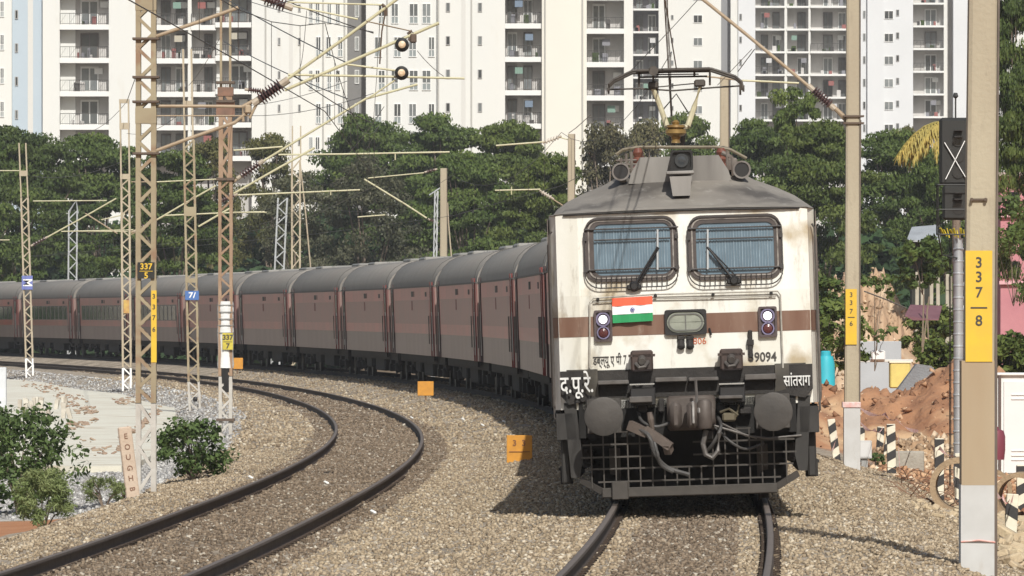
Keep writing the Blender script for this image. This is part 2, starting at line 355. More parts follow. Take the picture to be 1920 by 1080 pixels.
def track(fx, fz, label, D1, first):
    t = empty('railway_track', (0, 0, 0)); tag(t, label, 'railway track')
    for sgn in (-1, 1):
        P, f = sweep(45, D1, 1.0, fx, fz, sgn * .872, rail_prof); r = raw('rail', P, f, steel_side, t)
        P, f = sweep(45, D1, 1.0, fx, fz, sgn * .872, cap_prof); raw('railhead', P, f, steel_top, r)
    sl = MB(); sl.box((0, 0, -.27), (2.7, .26, .16), ch=.03)
    cl = MB()
    for sg in (-1, 1):
        for q in (-1, 1):
            cl.tube([(sg * .872 + q * .04, -.06, -.135), (sg * .872 + q * .085, -.09, -.118), (sg * .872 + q * .10, .02, -.13), (sg * .872 + q * .05, .07, -.13)], .010, 5)
            cl.box((sg * .872 + q * .075, 0, -.158), (.05, .1, .03))
    proto = None; rest = MB()
    for k in range(330):
        D = 60 + .62 * k
        if D > D1: break
        x = float(fx(np.float64(D))); sl_ = float(fx(np.float64(D + 1)) - fx(np.float64(D - 1))) / 2; z = float(fz(np.float64(D)))
        if k < 98:
            if proto is None: proto = build_multi([(sl, conc), (cl, steel_side)], 'sleeper', t); s_ = proto
            else:
                s_ = proto.copy(); col.objects.link(s_); s_.parent = t
            s_.location = (x, D, z); s_.rotation_euler = (0, 0, -math.atan(sl_))
        else: rest.box((x, D, z - .27), (2.7, .26, .16), rot=(0, 0, -math.atan(sl_)))
    rs = rest.build('sleeper_row', conc, t); tag(rs, kind='stuff')
    return t
Z0 = lambda D: np.zeros_like(D) + 0.0
track(XC, Z0, 'dark railway track under the white locomotive, beside the right verge', 520, True)
track(XL, ZL, 'empty railway track curving round the inside of the bend, left of the train', 520, False)
# ------------------------------------------------------------------ locomotive
D0 = F / 163.0; X0 = float(XC(D0)); CANT = R(1.8)
YAW = -math.atan((float(XC(D0 + 18)) - X0) / 18)
loco = empty('electric_locomotive', (X0, D0, 0), (0, 0, YAW)); loco.rotation_euler = (0, -CANT, YAW)
tag(loco, 'dirty white electric locomotive with brown band and small flag, leading the train', 'locomotive')
LM = Matrix.Translation((X0, D0, 0)) @ Euler((0, -CANT, YAW)).to_matrix().to_4x4(); LI = LM.inverted()
def L(px, py, y=0.0):
    """photo measure -> the locomotive's own x,z on the plane y metres behind its front"""
    D = D0 + y
    for _ in range(3):
        q = LI @ W(px, py, D); D += (y - q.y)
    return q.x, q.z
def LC(x0, x1, y0, y1, y=0.0):          # centre and size from a measured rectangle
    a = L(x0, y1, y); b = L(x1, y0, y); return ((a[0] + b[0]) / 2, (a[1] + b[1]) / 2, abs(b[0] - a[0]), abs(b[1] - a[1]))
white = mat('loco_white', (.72, .72, .68), .5, c2=(.54, .50, .38), scale=2.2, amt=.5, streak=True, c3=(.40, .33, .22), scale3=1.7, bump=.08, bscale=6, speck=((.20, .15, .10), 5.0, .75))
brown = mat('loco_brown', (.145, .072, .045), .6, c2=(.22, .14, .10), scale=5, amt=.7, streak=True, speck=((.38, .32, .26), 7.0, .6))
roofg = mat('loco_roof', (.195, .175, .15), .85, c2=(.27, .245, .21), scale=2.5, amt=.8, streak=True, c3=(.085, .075, .065), scale3=.9, speck=((.42, .40, .36), 6.0, .5))
darkm = mat('loco_grime', (.016, .014, .0125), .8, c2=(.036, .031, .027), scale=4, amt=.8, bump=.2)
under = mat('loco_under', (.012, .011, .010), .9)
steelg = mat('worn_steel', (.13, .12, .11), .55, .4, c2=(.06, .05, .045), scale=8, amt=.7)
gridm = mat('guard_bar', (.052, .046, .040), .6, .3, c2=(.08, .07, .06), scale=6, amt=.6)
framem = mat('window_gasket', (.035, .025, .021), .6, c2=(.07, .05, .042), scale=7, amt=.6)
blackp = mat('black_paint', (.015, .014, .014), .5)
txtw = mat('lettering_white', (.62, .62, .60), .6); txtb = mat('lettering_black', (.05, .045, .04), .6)
chrome = mat('bright_step_edge', (.65, .68, .72), .25, .9)
def glass_mat():
    m = mat('windscreen_glass', (.10, .145, .18), .12, c2=(.17, .24, .29), scale=1.2, amt=.5)
    return m
# cab and body shell: rings from front to back
def outline(w_, zs, zt, k, tr=0):
    prof = [(1.0, -.10), (.988, .05), (.955, .175), (.88, .33), (.75, .51), (.57, .71), (.46, .90), (.28, .985), (0, 1.0)]
    top = [(w_ * a, zs + (zt - zs) * b) for a, b in prof]
    return [(w_, 1.14)] + [(w_, 1.6)] + top + [(-x, z) for x, z in top[:-1][::-1]] + [(-w_, 1.6), (-w_, 1.14)]
# face: front plate with chamfered corners
ZB, ZT = 1.60, 3.385
def fy(x, z): return .03 * max(0, abs(x) - 1.2) / .25 * 3 + .10 * max(0, (z - 2.45)) / .95
def ring_pts(w_, zs, zt, yfn): return [(x, yfn(x, z), z) for x, z in outline(w_, zs, zt, 0)]
sh = MB()
sh.loft([ring_pts(1.452, ZT, ZT + .025, fy), ring_pts(1.462, ZT, ZT + .06, lambda x, z: .10 + fy(x, z) * .8), ring_pts(1.53, 3.38, 3.45, lambda x, z: .42), ring_pts(1.512, 3.375, 3.90, lambda x, z: 1.75), ring_pts(1.512, 3.37, 3.91, lambda x, z: 3.0), ring_pts(1.512, 3.37, 3.86, lambda x, z: 20.0)])
n0 = len(outline(1, 1, 2, 0)); sh.f = [f for f in sh.f if len(f) != n0 or f[0] >= n0 * 5 or max(f) >= n0 * 2]
gxs = [-1.452, -1.2, -.6, 0, .6, 1.2, 1.452]; gzs = [1.14, 1.6, 2.2, 2.45, 2.9, 3.385]
gv = [(x, fy(x, z), z) for z in gzs for x in gxs]; sh.add(gv, [(j * 7 + i, j * 7 + i + 1, j * 7 + i + 8, j * 7 + i + 7) for j in range(5) for i in range(6)])
tp = [(x, fy(x, z), z) for x, z in outline(1.452, ZT, ZT + .025, 0)[2:-2]]
sh.add(tp, [tuple(range(len(tp)))])
body = sh.build('body_shell', white, loco)
# roof skin, 4 mm above the shell
def rtop(w_, zs, zt, y):
    return [(x, y(x, z) if callable(y) else y, z + .006) for x, z in outline(w_ + .006, zs, zt, 0)[2:-2]]
rf = MB()
rs_ = [rtop(1.452, ZT, ZT + .025, lambda x, z: fy(x, z) - .02), rtop(1.462, ZT, ZT + .06, .16), rtop(1.53, 3.38, 3.45, .42), rtop(1.512, 3.375, 3.90, 1.75), rtop(1.512, 3.37, 3.91, 3.0), rtop(1.512, 3.37, 3.86, 20.0)]
n_ = len(rs_[0]); vs = [p for r_ in rs_ for p in r_]
rf.add(vs, [(i * n_ + k, i * n_ + k + 1, (i + 1) * n_ + k + 1, (i + 1) * n_ + k) for i in range(5) for k in range(n_ - 1)])
roof = rf.build('roof', roofg, loco, smooth=True)
# rain gutter over the screens
gt = MB(); a = [(-1.36, -.02 + fy(-1.36, 3.36), 3.382), (-1.2, fy(1.2, 3.37) - .03, 3.385), (0, fy(0, 3.39) - .035, 3.40), (1.2, fy(1.2, 3.37) - .03, 3.385), (1.36, -.02 + fy(1.36, 3.36), 3.382)]
gt.tube(a, .014, 6); gt.build('rain_gutter', darkm, roof)
# cab side walls, their shade put into a dark colour, and cab handrails
for sg in (-1, 1):
    b_ = MB(); b_.box((sg * 1.548, .95, 2.30), (.012, 1.15, 2.1)); b_.build('cab_side_wall', mat('cab_side_shade', (.16, .13, .11), .7, c2=(.06, .05, .045), scale=4, amt=.8), loco)
    b_ = MB(); b_.tube([(sg * 1.50, .26, 3.2), (sg * 1.53, .26, 3.15), (sg * 1.53, .26, 1.05), (sg * 1.50, .26, 1.0)], .014, 6); b_.tube([(sg * 1.53, .8, 3.1), (sg * 1.555, .8, 3.05), (sg * 1.555, .8, 1.2), (sg * 1.53, .8, 1.1)], .014, 6)
    b_.build('handrail', steelg, loco)
# brown band (3 mm proud, three pieces following the face)
def faceplate(poly, name, m, parent, off=.004, th=.02):
    b_ = MB(); b_.prism(poly, lambda x, z: fy(x, z) - off, lambda x, z: fy(x, z) + th); return b_.build(name, m, parent)
za, zb_ = L(1080, 621)[1], L(1080, 585)[1]
zb1 = L(1500, 575)[1]; z_lo = 1.975; z_hi = 2.205
xs = [-1.447, -1.2, -.4, .4, 1.2, 1.447]
for i in range(5):
    pass
bb = MB(); vs = []; 
for x in xs: vs += [(x, fy(x, z_lo) - .004, z_lo), (x, fy(x, z_hi) - .004, z_hi)]
bb.add(vs, [(2 * i, 2 * i + 2, 2 * i + 3, 2 * i + 1) for i in range(5)])
for sg in (-1, 1): bb.add([(sg * 1.4475, .0946, z_lo), (sg * 1.551, .42, z_lo), (sg * 1.551, .42, z_hi), (sg * 1.4475, .0946, z_hi)], [(0, 1, 2, 3)]); bb.add([(sg * 1.551, .42, z_lo), (sg * 1.551, 20, z_lo), (sg * 1.551, 20, z_hi), (sg * 1.551, .42, z_hi)], [(0, 1, 2, 3)])
bb.build('brown_band', brown, loco)

# windscreens
def screen(x0, x1, y0, y1, gx0, gx1, gy0, gy1, mirror):
    cx, cz, w_, h_ = LC(x0, x1, y0, y1); gx, gz, gw, gh = LC(gx0, gx1, gy0, gy1)
    fr_ = MB(); fr_.ring(rr(cx, cz, w_, h_, .15, 5), rr(gx, gz, gw + .05, gh + .05, .09, 5), lambda x, z: fy(x, z) - .030, lambda x, z: fy(x, z) + .03)
    fo = fr_.build('windscreen', framem, loco)
    ri = MB(); ri.ring(rr(cx, cz, w_ - .07, h_ - .07, .12, 5), rr(cx, cz, w_ - .10, h_ - .10, .11, 5), lambda x, z: fy(x, z) - .038, lambda x, z: fy(x, z) - .03); ri.build('trim', mat('trim_worn', (.30, .27, .24), .6, c2=(.06, .05, .04), scale=9, amt=.9), fo)
    gl = MB(); gl.prism(rr(gx, gz, gw + .07, gh + .07, .09, 5), lambda x, z: fy(x, z) - .012, lambda x, z: fy(x, z) + .01); gl.build('pane', glass_mat(), fo)
    cu = MB(); n = 26
    for i in range(n):
        x = gx - gw / 2 + gw * (i + .5) / n; cu.bar((x, fy(x, gz + gh / 2) - .020, gz + gh / 2 - .01), (x, fy(x, gz - gh / 2) - .020, gz - gh / 2 + .01), .0055 if i % 3 else .010)
    cu.build('screen_mesh', mat('screen_wires', (.20, .27, .32), .5, c2=(.07, .09, .11), scale=9, amt=.7), fo)
    gr = MB()
    for zz, e in ((gz + gh / 2 - .03, .10), (gz + gh / 2 - .155, .0), (gz - gh / 2 + .04, .10)):
        gr.tube([(gx - gw / 2 - e - .02, fy(0, zz) - .055, zz), (gx + gw / 2 + e + .02, fy(0, zz) - .055, zz)], .010, 6)
    po = rr(cx, cz - .045, w_ + .02, h_ + .05, .17, 5); gr.tube([(x, fy(x, z) - .055, z) for x, z in po] + [(po[0][0], fy(*po[0]) - .055, po[0][1])], .008, 5)
    for i in range(15):
        x = cx - w_ / 2 + .12 + (w_ - .24) * i / 14; gr.tube([(x, fy(x, 2.6) - .055, cz - h_ / 2 - .065), (x, fy(x, 2.6) - .05, cz - h_ / 2 + .06)], .0045, 4)
    for sx in (-1, 1):
        for zz in (gz + gh * .25, gz - gh * .42): gr.box((cx + sx * w_ / 2, fy(cx, zz) - .04, zz), (.04, .05, .05))
    gr.build('screen_guard', mat('guard_wire', (.045, .04, .038), .6), fo)
screen(1099, 1267, 403, 530, 1119, 1252, 421, 513, 1)
screen(1293, 1463, 399, 526, 1311, 1446, 419, 511, -1)
def wiper(piv, elb, b0, b1):
    p = L(*piv); e = L(*elb); q0 = L(*b0); q1 = L(*b1); y = lambda q, o: fy(q[0], q[1]) - o
    b_ = MB(); b_.tube([(p[0], y(p, .07), p[1]), (e[0], y(e, .085), e[1])], .017, 6, r1=.012); b_.tube([(p[0] + .05, y(p, .07), p[1] + .02), (e[0] + .015, y(e, .085), e[1] - .01)], .009, 5)
    b_.lathe((p[0], y(p, -.01), p[1]), (p[0], y(p, .10), p[1]), [(0, .065), (.7, .06), (1, .035)], 12); b_.box((p[0], y(p, .05), p[1] - .01), (.17, .06, .06), ch=.015)
    o = b_.build('wiper', blackp, loco)
    b_ = MB(); b_.bar((q0[0], y(q0, .075), q0[1]), (q1[0], y(q1, .075), q1[1]), .014, .02); b_.build('wiper_blade', mat('wiper_pale', (.35, .36, .36), .5), o)
wiper((1189, 537), (1233, 463), (1233, 430), (1233, 506)); wiper((1376, 526), (1326, 463), (1327, 430), (1327, 505))

# handrail frame across the lower face
hr = MB(); P = [L(1106, 690), L(1106, 566), L(1113, 559), L(1225, 552), L(1340, 549), L(1458, 546), L(1463, 553), L(1468, 690)]
hr.tube([(x, fy(x, z) - .045, z) for x, z in P], .011, 6); P2 = [L(1112, 567), L(1225, 560), L(1340, 558), L(1455, 555)]
hr.tube([(x, fy(x, z) - .03, z) for x, z in P2], .008, 5)
hr.build('handrail', mat('rail_pale', (.42, .40, .35), .55, c2=(.2, .18, .15), scale=8, amt=.6), loco)
hk = MB()
for q in (L(1121, 561), L(1229, 554), L(1337, 552), L(1446, 549)): MB().box((q[0], fy(*q) - .025, q[1]), (.035, .07, .04), ch=.008).build('rail_bracket', blackp, loco)
# flag sheet: three bands and the small wheel
def flag():
    a, b = L(1149, 606), L(1223, 557)
    x0, x1, z0, z1 = a[0], b[0], a[1], b[1]; h3 = (z1 - z0) / 3
    fl = None
    for k, (nm, c) in enumerate((('flag_green', (.02, .26, .09)), ('flag_white', (.80, .80, .82)), ('flag_saffron', (.80, .12, .06)))):
        n = 10; vs = []
        for i in range(n + 1):
            x = x0 + (x1 - x0) * i / n
            for zz in (z0 + h3 * k, z0 + h3 * (k + 1)):
                wv = .010 * math.sin(i * 1.1 + k) ; vs.append((x, fy(x, zz) - .052 + wv - .004, zz + (.018 * math.sin(i * .9) * 0 + .012 * (i / n) if k < 3 else 0)))
        b_ = MB(); b_.add(vs, [(2 * i, 2 * i + 2, 2 * i + 3, 2 * i + 1) for i in range(n)])
        o = b_.build('flag_band' if fl else 'flag', mat(nm, c, .8), fl or loco); fl = fl or o
    b_ = MB(); cx = (x0 + x1) / 2; cz = z0 + h3 * 1.5 + .006; b_.ring(rr(cx, cz, .05, .05, .025, 4), rr(cx, cz, .036, .036, .018, 4), lambda x, z: fy(x, z) - .072, lambda x, z: fy(x, z) - .07)
    for i in range(6): b_.bar((cx, fy(cx, cz) - .071, cz), (cx + .021 * math.cos(i * R(60)), fy(cx, cz) - .071, cz + .021 * math.sin(i * R(60))), .004)
    b_.build('flag_wheel', mat('flag_navy', (.02, .03, .25), .7), fl)
flag()
# headlamp pods
lampw = mat('lamp_lit', (.9, .9, 1), .3, emit=((.92, .92, 1.0), 1.6)); lampr = mat('marker_red', (.10, .03, .03), .2)
def pod(x0, x1, y0, y1, ly, ry):
    cx, cz, w_, h_ = LC(x0, x1, y0, y1)
    b_ = MB(); b_.ring(rr(cx, cz, w_, h_, .02, 3), rr(cx, cz, w_ - .05, h_ - .05, .02, 3), lambda x, z: fy(x, z) - .05, lambda x, z: fy(x, z) + .01); b_.prism(rr(cx, cz, w_ - .03, h_ - .03, .02, 3), lambda x, z: fy(x, z) - .02, lambda x, z: fy(x, z) + .01); o = b_.build('headlight', mat('pod_dark', (.06, .04, .04), .5, c2=(.11, .09, .09), scale=8, amt=.6), loco)
    zz = L((x0 + x1) / 2, ly)[1]; zr = L((x0 + x1) / 2, ry)[1]; y = fy(cx, zz)
    b_ = MB(); b_.ring(rr(cx, zz, .165, .165, .08, 5), rr(cx, zz, .13, .13, .064, 5), y - .045, y - .015); b_.ring(rr(cx, zr, .15, .15, .074, 5), rr(cx, zr, .12, .12, .059, 5), y - .045, y - .015); b_.build('lamp_bezel', mat('bezel', (.22, .20, .32), .35, .3), o)
    b_ = MB(); b_.lathe((cx, y - .02, zz), (cx, y - .045, zz), [(0, .05), (.7, .045), (1, .02)], 16); b_.build('lit_lamp', lampw, o)
    b_ = MB(); b_.lathe((cx, y - .02, zr), (cx, y - .045, zr), [(0, .058), (.6, .05), (1, .02)], 16); b_.build('marker_lamp', lampr, o)
pod(1115, 1147, 581, 641, 599, 624); pod(1423, 1456, 574, 632, 592, 616)
# twin beam in the middle
cx, cz, w_, h_ = LC(1247, 1324, 579, 629)
b_ = MB(); b_.ring(rr(cx, cz, w_, h_, .03, 4), rr(cx, cz, w_ - .05, h_ - .05, .10, 4), -.05, .0); b_.prism(rr(cx, cz, w_ - .02, h_ - .02, .03, 3), -.012, .02); tb = b_.build('centre_lamp', blackp, loco)
b_ = MB(); b_.prism(rr(cx, cz, w_ - .05, h_ - .06, .12, 6), -.035, -.014); b_.build('lamp_plate', mat('lamp_silver', (.33, .35, .29), .45, .3, c2=(.16, .17, .14), scale=9, amt=.6), tb)
b_ = MB(); b_.ring(rr(cx, cz, w_ - .08, h_ - .09, .10, 6), rr(cx, cz, w_ - .11, h_ - .12, .09, 6), -.045, -.035); b_.bar((cx, -.04, cz - .09), (cx, -.04, cz + .09), .012); b_.build('lamp_rim', mat('rim_grey', (.12, .12, .11), .5), tb)
# jumper sockets, small red digits
b_ = MB()
for px in (1277, 1294):
    q = L(px, 642); b_.lathe((q[0], .01, q[1] + .06), (q[0], -.06, q[1] - .07), [(0, .045), (.5, .04), (.9, .045), (1, .03)], 10); b_.box((q[0], -.02, q[1] + .05), (.08, .07, .05), ch=.01)
b_.build('jumper_socket', darkm, loco)
q = L(1312, 640); text('806', .105, mat('faded_red', (.45, .10, .04), .7), 'number', loco, (q[0], -.004, q[1]))
b_ = MB(); q = L(1407, 645); b_.box((q[0], -.03, q[1]), (.05, .05, .32), ch=.01); b_.box((q[0], -.04, q[1] + .02), (.08, .05, .06)); b_.build('pipe_bracket', darkm, loco)
b_ = MB(); q = L(1330, 620); b_.tube([(q[0], -.02, q[1] + .03), (q[0] + .02, -.03, q[1] - .05)], .012, 5); b_.build('hose_stub', blackp, loco)
q = L(1145, 676); text('डब्ल्यू ए पी 7', .145, txtb, 'lettering', loco, (q[0] - .01, -.006, q[1]), sx=.52, bold=.002)
q = L(1430, 670); text('39094', .15, txtb, 'lettering', loco, (q[0], -.006, q[1]), sx=.86, bold=.003)

# headstock and skirt
zt_ = 1.60; zb2 = 1.33
hs = MB()
hs.prism([(-1.45, 1.585), (1.45, 1.585), (1.45, 1.30), (1.36, 1.20), (1.02, 1.26), (-1.02, 1.26), (-1.36, 1.20), (-1.45, 1.30)], -.03, .6)
hs.build('headstock', darkm, loco)
for sg in (-1, 1):          # rounded lower corners carrying white letters
    b_ = MB(); rings = []
    for a in range(0, 7):
        t = a / 6; y_ = -.05 + .30 * t * t; x_ = sg * (1.02 + .44 * math.sin(t * math.pi / 2)); rings.append([(x_, y_, 1.60), (x_, y_ - .0, 1.34), (x_ - sg * .02, y_ + .03, 1.24), (x_ - sg * .06, y_ + .12, 1.19), (x_ - sg * .06, .6, 1.19), (x_, .6, 1.60)])
    b_.loft(rings); b_.build('corner_skirt', mat('skirt_dark', (.05, .045, .038), .6, c2=(.10, .09, .07), scale=5, amt=.7), loco, smooth=True)
q = L(1082, 722); text('द.पू.रे.', .27, txtw, 'lettering', loco, (q[0] + .0, -.05 - .06, q[1]), rot=(R(90), 0, R(0)), sx=.66, bold=.003)
q = L(1494, 714); text('सांतराग', .18, txtw, 'lettering', loco, (q[0], -.055, q[1]), sx=.62, bold=.002)
b_ = MB()                    # steel step plates over the headstock
for x0, x1, y0, y1, dy in ((1121, 1179, 712, 722, .16), (1228, 1288, 706, 717, .14), (1291, 1347, 706, 715, .14), (1396, 1455, 700, 713, .14)):
    c = LC(x0, x1, y0, y1); b_.box((c[0], -.03 - dy / 2, c[1]), (c[2], dy, c[3]), ch=.01)
for x0, x1 in ((1180, 1223), (1347, 1392)):
    c = LC(x0, x1, 742 if x0 < 1200 else 740, 755 if x0 < 1200 else 748); b_.box((c[0], -.24, c[1]), (c[2], .30, c[3]), ch=.01)
b_.build('step_plate', steelg, loco)
for x0, x1, y0, y1 in ((1184, 1224, 656, 716), (1351, 1392, 653, 714)):
    c = LC(x0, x1, y0, y1); b_ = MB(); b_.box((c[0], -.10, c[1] + .06), (c[2], .22, c[3] - .12), ch=.02); b_.box((c[0], -.16, c[1] + .12), (c[2] + .05, .10, .03)); o = b_.build('coupler_box', mat('box_dark', (.035, .025, .022), .5, c2=(.08, .05, .04), scale=7, amt=.7), loco)
    b_ = MB(); b_.tube([(c[0] - .07, -.22, c[1] + .03), (c[0] - .03, -.30, c[1] - .02), (c[0] + .03, -.30, c[1] - .01), (c[0] + .07, -.22, c[1] + .05)], .022, 6); b_.lathe((c[0], -.2, c[1] + .08), (c[0], -.28, c[1] + .05), [(0, .05), (1, .04)], 10); b_.build('socket_lid', steelg, o)
    b_ = MB(); c2_ = LC(x0 - 3, x1 + 3, 718 if x0 < 1200 else 717, 722 if x0 < 1200 else 721); b_.box((c2_[0], -.22, c2_[1]), (c2_[2], .16, .016)); b_.build('bright_edge', chrome, o)
    b_ = MB(); b_.box((c[0], -.13, 1.27), (c[2] + .03, .26, .20), ch=.01); b_.build('step_box', blackp, loco)
# buffers
bufm = mat('buffer_face', (.042, .038, .034), .65, .2, c2=(.085, .075, .066), scale=3, amt=.7, bump=.1, bscale=12)
for px, py in ((1132, 781), (1450, 772)):
    q = L(px, py, -.62); b_ = MB(); b_.lathe((q[0], -.05, q[1]), (q[0], -.62, q[1]), [(0, .13), (.55, .13), (.56, .10), (.9, .10), (.93, .20), (.945, .222), (.985, .222), (1.0, .20)], 32); b_.box((q[0], -.05, q[1]), (.40, .06, .40), ch=.01)
    b_.build('buffer', bufm, loco, smooth=True)
# buffer beam and lower cross members (in shade)
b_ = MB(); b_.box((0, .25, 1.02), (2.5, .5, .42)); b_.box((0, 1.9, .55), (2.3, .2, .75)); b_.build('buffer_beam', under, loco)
# side plates of the rail guard
for sg in (-1, 1):
    cg = MB()
    cg.prism([(sg * 1.42, 1.22), (sg * 1.28, 1.22), (sg * 1.22, .55), (sg * 1.26, .36), (sg * 1.36, .36)], .02, .16)
    cg.box((sg * 1.42, .5, .66), (.10, .6, .75), ch=.02)
    cg.box((sg * 1.40, .1, .95), (.22, .16, .3)); cg.build('guard_side_plate', mat('plate_dark', (.022, .020, .018), .7, c2=(.042, .038, .034), scale=4, amt=.6), loco)
b_ = MB(); b_.box((0, -.13, .175), (2.02, .10, .115), ch=.012); b_.bar((-1.0, -.13, .19), (-1.25, .02, .33), .03, .07); b_.bar((1.0, -.13, .19), (1.25, .02, .33), .03, .075)
b_.box((-.80, -.17, .20), (.19, .12, .21), ch=.01); b_.build('guard_beam', gridm, loco)
b_ = MB()
for i, z in enumerate((.30, .45, .585, .73, .87)):
    hw = (1.05, 1.2, 1.24, 1.22, 1.2)[i]
    if i == 4: b_.bar((-.88, -.08, z), (-.48, -.08, z), .012); b_.bar((.28, -.08, z), (.72, -.08, z), .012)
    else:
        b_.bar((-hw, -.08, z), (-.40, -.085, z), .013, .02); b_.bar((.05, -.085, z), (hw, -.08, z), .013, .02)
        if i < 2: b_.bar((-.40, -.085, z), (.05, -.085, z), .013, .02)
for i in range(17):
    x = -1.12 + i * .14
    zt2 = .88 if (abs(x) < 1.0 and not (-.42 < x < .2)) else (.45 if abs(x) < 1 else .75)
    b_.bar((x, -.082, .23), (x, -.082, zt2), .012, .016)
b_.build('rail_guard_grid', gridm, loco)
# coupler
b_ = MB(); q = L(1300, 778, -.5); cx, cz = q
b_.box((cx - .02, -.10, cz + .02), (.56, .12, .40), ch=.03); b_.box((cx - .20, -.26, cz), (.14, .3, .32), ch=.05); b_.box((cx - .01, -.40, cz + .0), (.13, .34, .30), ch=.04)
b_.lathe((cx + .13, -.52, cz - .16), (cx + .13, -.52, cz + .17), [(0, .07), (.1, .085), (.9, .085), (1, .06)], 14); b_.box((cx + .17, -.30, cz - .02), (.16, .34, .22), ch=.04)
b_.build('coupler', mat('coupler_iron', (.07, .055, .047), .6, .2, c2=(.13, .11, .095), scale=6, amt=.7), loco, smooth=True)
b_ = MB(); b_.box((cx + .10, -.56, cz + .05), (.10, .05, .09), ch=.02); b_.box((cx + .0, -.60, cz + .03), (.03, .04, .26), ch=.01); b_.build('coupler_wear', mat('bare_metal', (.55, .54, .52), .4, .6, c2=(.2, .18, .17), scale=12, amt=.8), loco)
b_ = MB(); b_.tube([(cx + .04, -.40, cz + .40), (cx + .045, -.42, cz + .22), (cx + .04, -.44, cz + .12)], .018, 6); b_.tube([(cx + .3, -.3, cz - .1), (cx + .6, -.25, cz - .26), (cx + .85, -.1, cz - .3), (1.3, .02, cz - .28)], .014, 6); b_.tube([(cx + .2, -.35, cz - .12), (cx + .5, -.35, cz - .22), (cx + .72, -.30, cz - .29)], .014, 6); b_.build('release_rod', steelg, loco)
b_ = MB(); b_.tube([(cx + .14, -.45, cz - .18), (cx + .10, -.47, cz - .34), (cx + .13, -.48, cz - .46), (cx + .20, -.48, cz - .50), (cx + .27, -.47, cz - .42), (cx + .29, -.45, cz - .22)], .03, 8); b_.build('coupling_shackle', steelg, loco)
hose = mat('hose_rubber', (.035, .033, .032), .6, c2=(.09, .085, .08), scale=6, amt=.7)
def hosep(pts, r): 
    out = []
    P_ = [Vector((L(a, b, y)[0], y, L(a, b, y)[1])) for a, b, y in pts]
    for i in range(len(P_) - 1):
        p0 = P_[max(i - 1, 0)]; p1 = P_[i]; p2 = P_[i + 1]; p3 = P_[min(i + 2, len(P_) - 1)]
        for k in range(5):
            t = k / 5; out.append(.5 * ((2 * p1) + (p2 - p0) * t + (2 * p0 - 5 * p1 + 4 * p2 - p3) * t * t + (3 * p1 - p0 - 3 * p2 + p3) * t ** 3))
    out.append(P_[-1]); b_ = MB(); b_.tube(out, r, 8); b_.build('air_hose', hose, loco, smooth=True)
hosep([(1185, 800, -.2), (1215, 815, -.35), (1228, 850, -.36), (1250, 876, -.3), (1292, 890, -.25)], .026)
hosep([(1224, 815, -.3), (1232, 848, -.38), (1240, 872, -.34), (1262, 885, -.3)], .022)
hosep([(1345, 780, -.1), (1352, 800, -.4), (1338, 830, -.42), (1322, 850, -.3)], .02)
b_ = MB()
for a, b, w2 in (((1180, 797, -.2), (1215, 812, -.3), .11), ((1210, 805, -.3), (1258, 838, -.36), .10), ((1250, 832, -.36), (1255, 848, -.3), .10)):
    p = L(*a); q = L(*b); b_.bar((p[0], a[2], p[1]), (q[0], b[2], q[1]), w2 * .8, w2)
b_.lathe((L(1218, 785, -.3)[0], -.32, L(1218, 778, -.3)[1] + .03), (L(1218, 785, -.3)[0] + .03, -.3, L(1220, 806, -.3)[1]), [(0, .03), (.4, .04), (1, .025)], 8); b_.build('hose_cock', mat('cock_iron', (.085, .066, .055), .6, c2=(.15, .12, .10), scale=9, amt=.6), loco)
hosep([(1196, 770, -.1), (1204, 790, -.25), (1230, 800, -.3), (1258, 792, -.2)], .018)
hosep([(1340, 800, -.2), (1372, 830, -.3), (1400, 842, -.2), (1432, 830, -.05)], .016)
for bx, by, bw, bh in ((1205, 765, .12, .10), (1240, 760, .07, .16), (1352, 765, .10, .12), (1398, 770, .14, .08), (1330, 815, .09, .12), (1225, 835, .10, .08)):
    q = L(bx, by, -.1); MB().box((q[0], -.10, q[1]), (bw, .14, bh), ch=.015).build('hose_fitting', darkm, loco)
b_ = MB(); p = L(1367, 782, -.2); b_.box((p[0], -.2, p[1]), (.16, .1, .10), ch=.02); b_.tube([(p[0] - .1, -.22, p[1] + .06), (p[0], -.25, p[1] + .10), (p[0] + .1, -.22, p[1] + .02)], .018, 6); b_.tube([(p[0] + .08, -.22, p[1]), (p[0] + .12, -.22, p[1] + .14)], .012, 6); b_.build('brake_valve', mat('valve_brass', (.14, .12, .08), .5, .4), loco)
# bogies, wheels, belly
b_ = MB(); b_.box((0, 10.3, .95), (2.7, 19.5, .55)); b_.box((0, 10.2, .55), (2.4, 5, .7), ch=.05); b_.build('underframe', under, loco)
for yy in (2.3, 4.2, 6.1, 14.4, 16.3, 18.2):
    wh = MB()
    for sg in (-1, 1): wh.lathe((sg * .80, yy, .546), (sg * .93, yy, .546), [(0, .575), (.25, .575), (.3, .546), (1, .54), (1, .2)], 28)
    wh.tube([(-.9, yy, .546), (.9, yy, .546)], .09, 8); wh.build('wheelset', steelg, loco)
for yy in (4.2, 16.3):
    b_ = MB()
    for sg in (-1, 1): b_.box((sg * 1.2, yy, .62), (.16, 5.2, .36), ch=.05); [b_.box((sg * 1.30, yy + d, .52), (.14, .5, .40), ch=.05) for d in (-1.9, 0, 1.9)]; [b_.lathe((sg * 1.25, yy + d, .55), (sg * 1.25, yy + d, .98), [(0, .12), (1, .12)], 10) for d in (-.95, .95)]
    b_.box((0, yy, .7), (2.3, .8, .3)); b_.build('bogie_frame', darkm, loco)
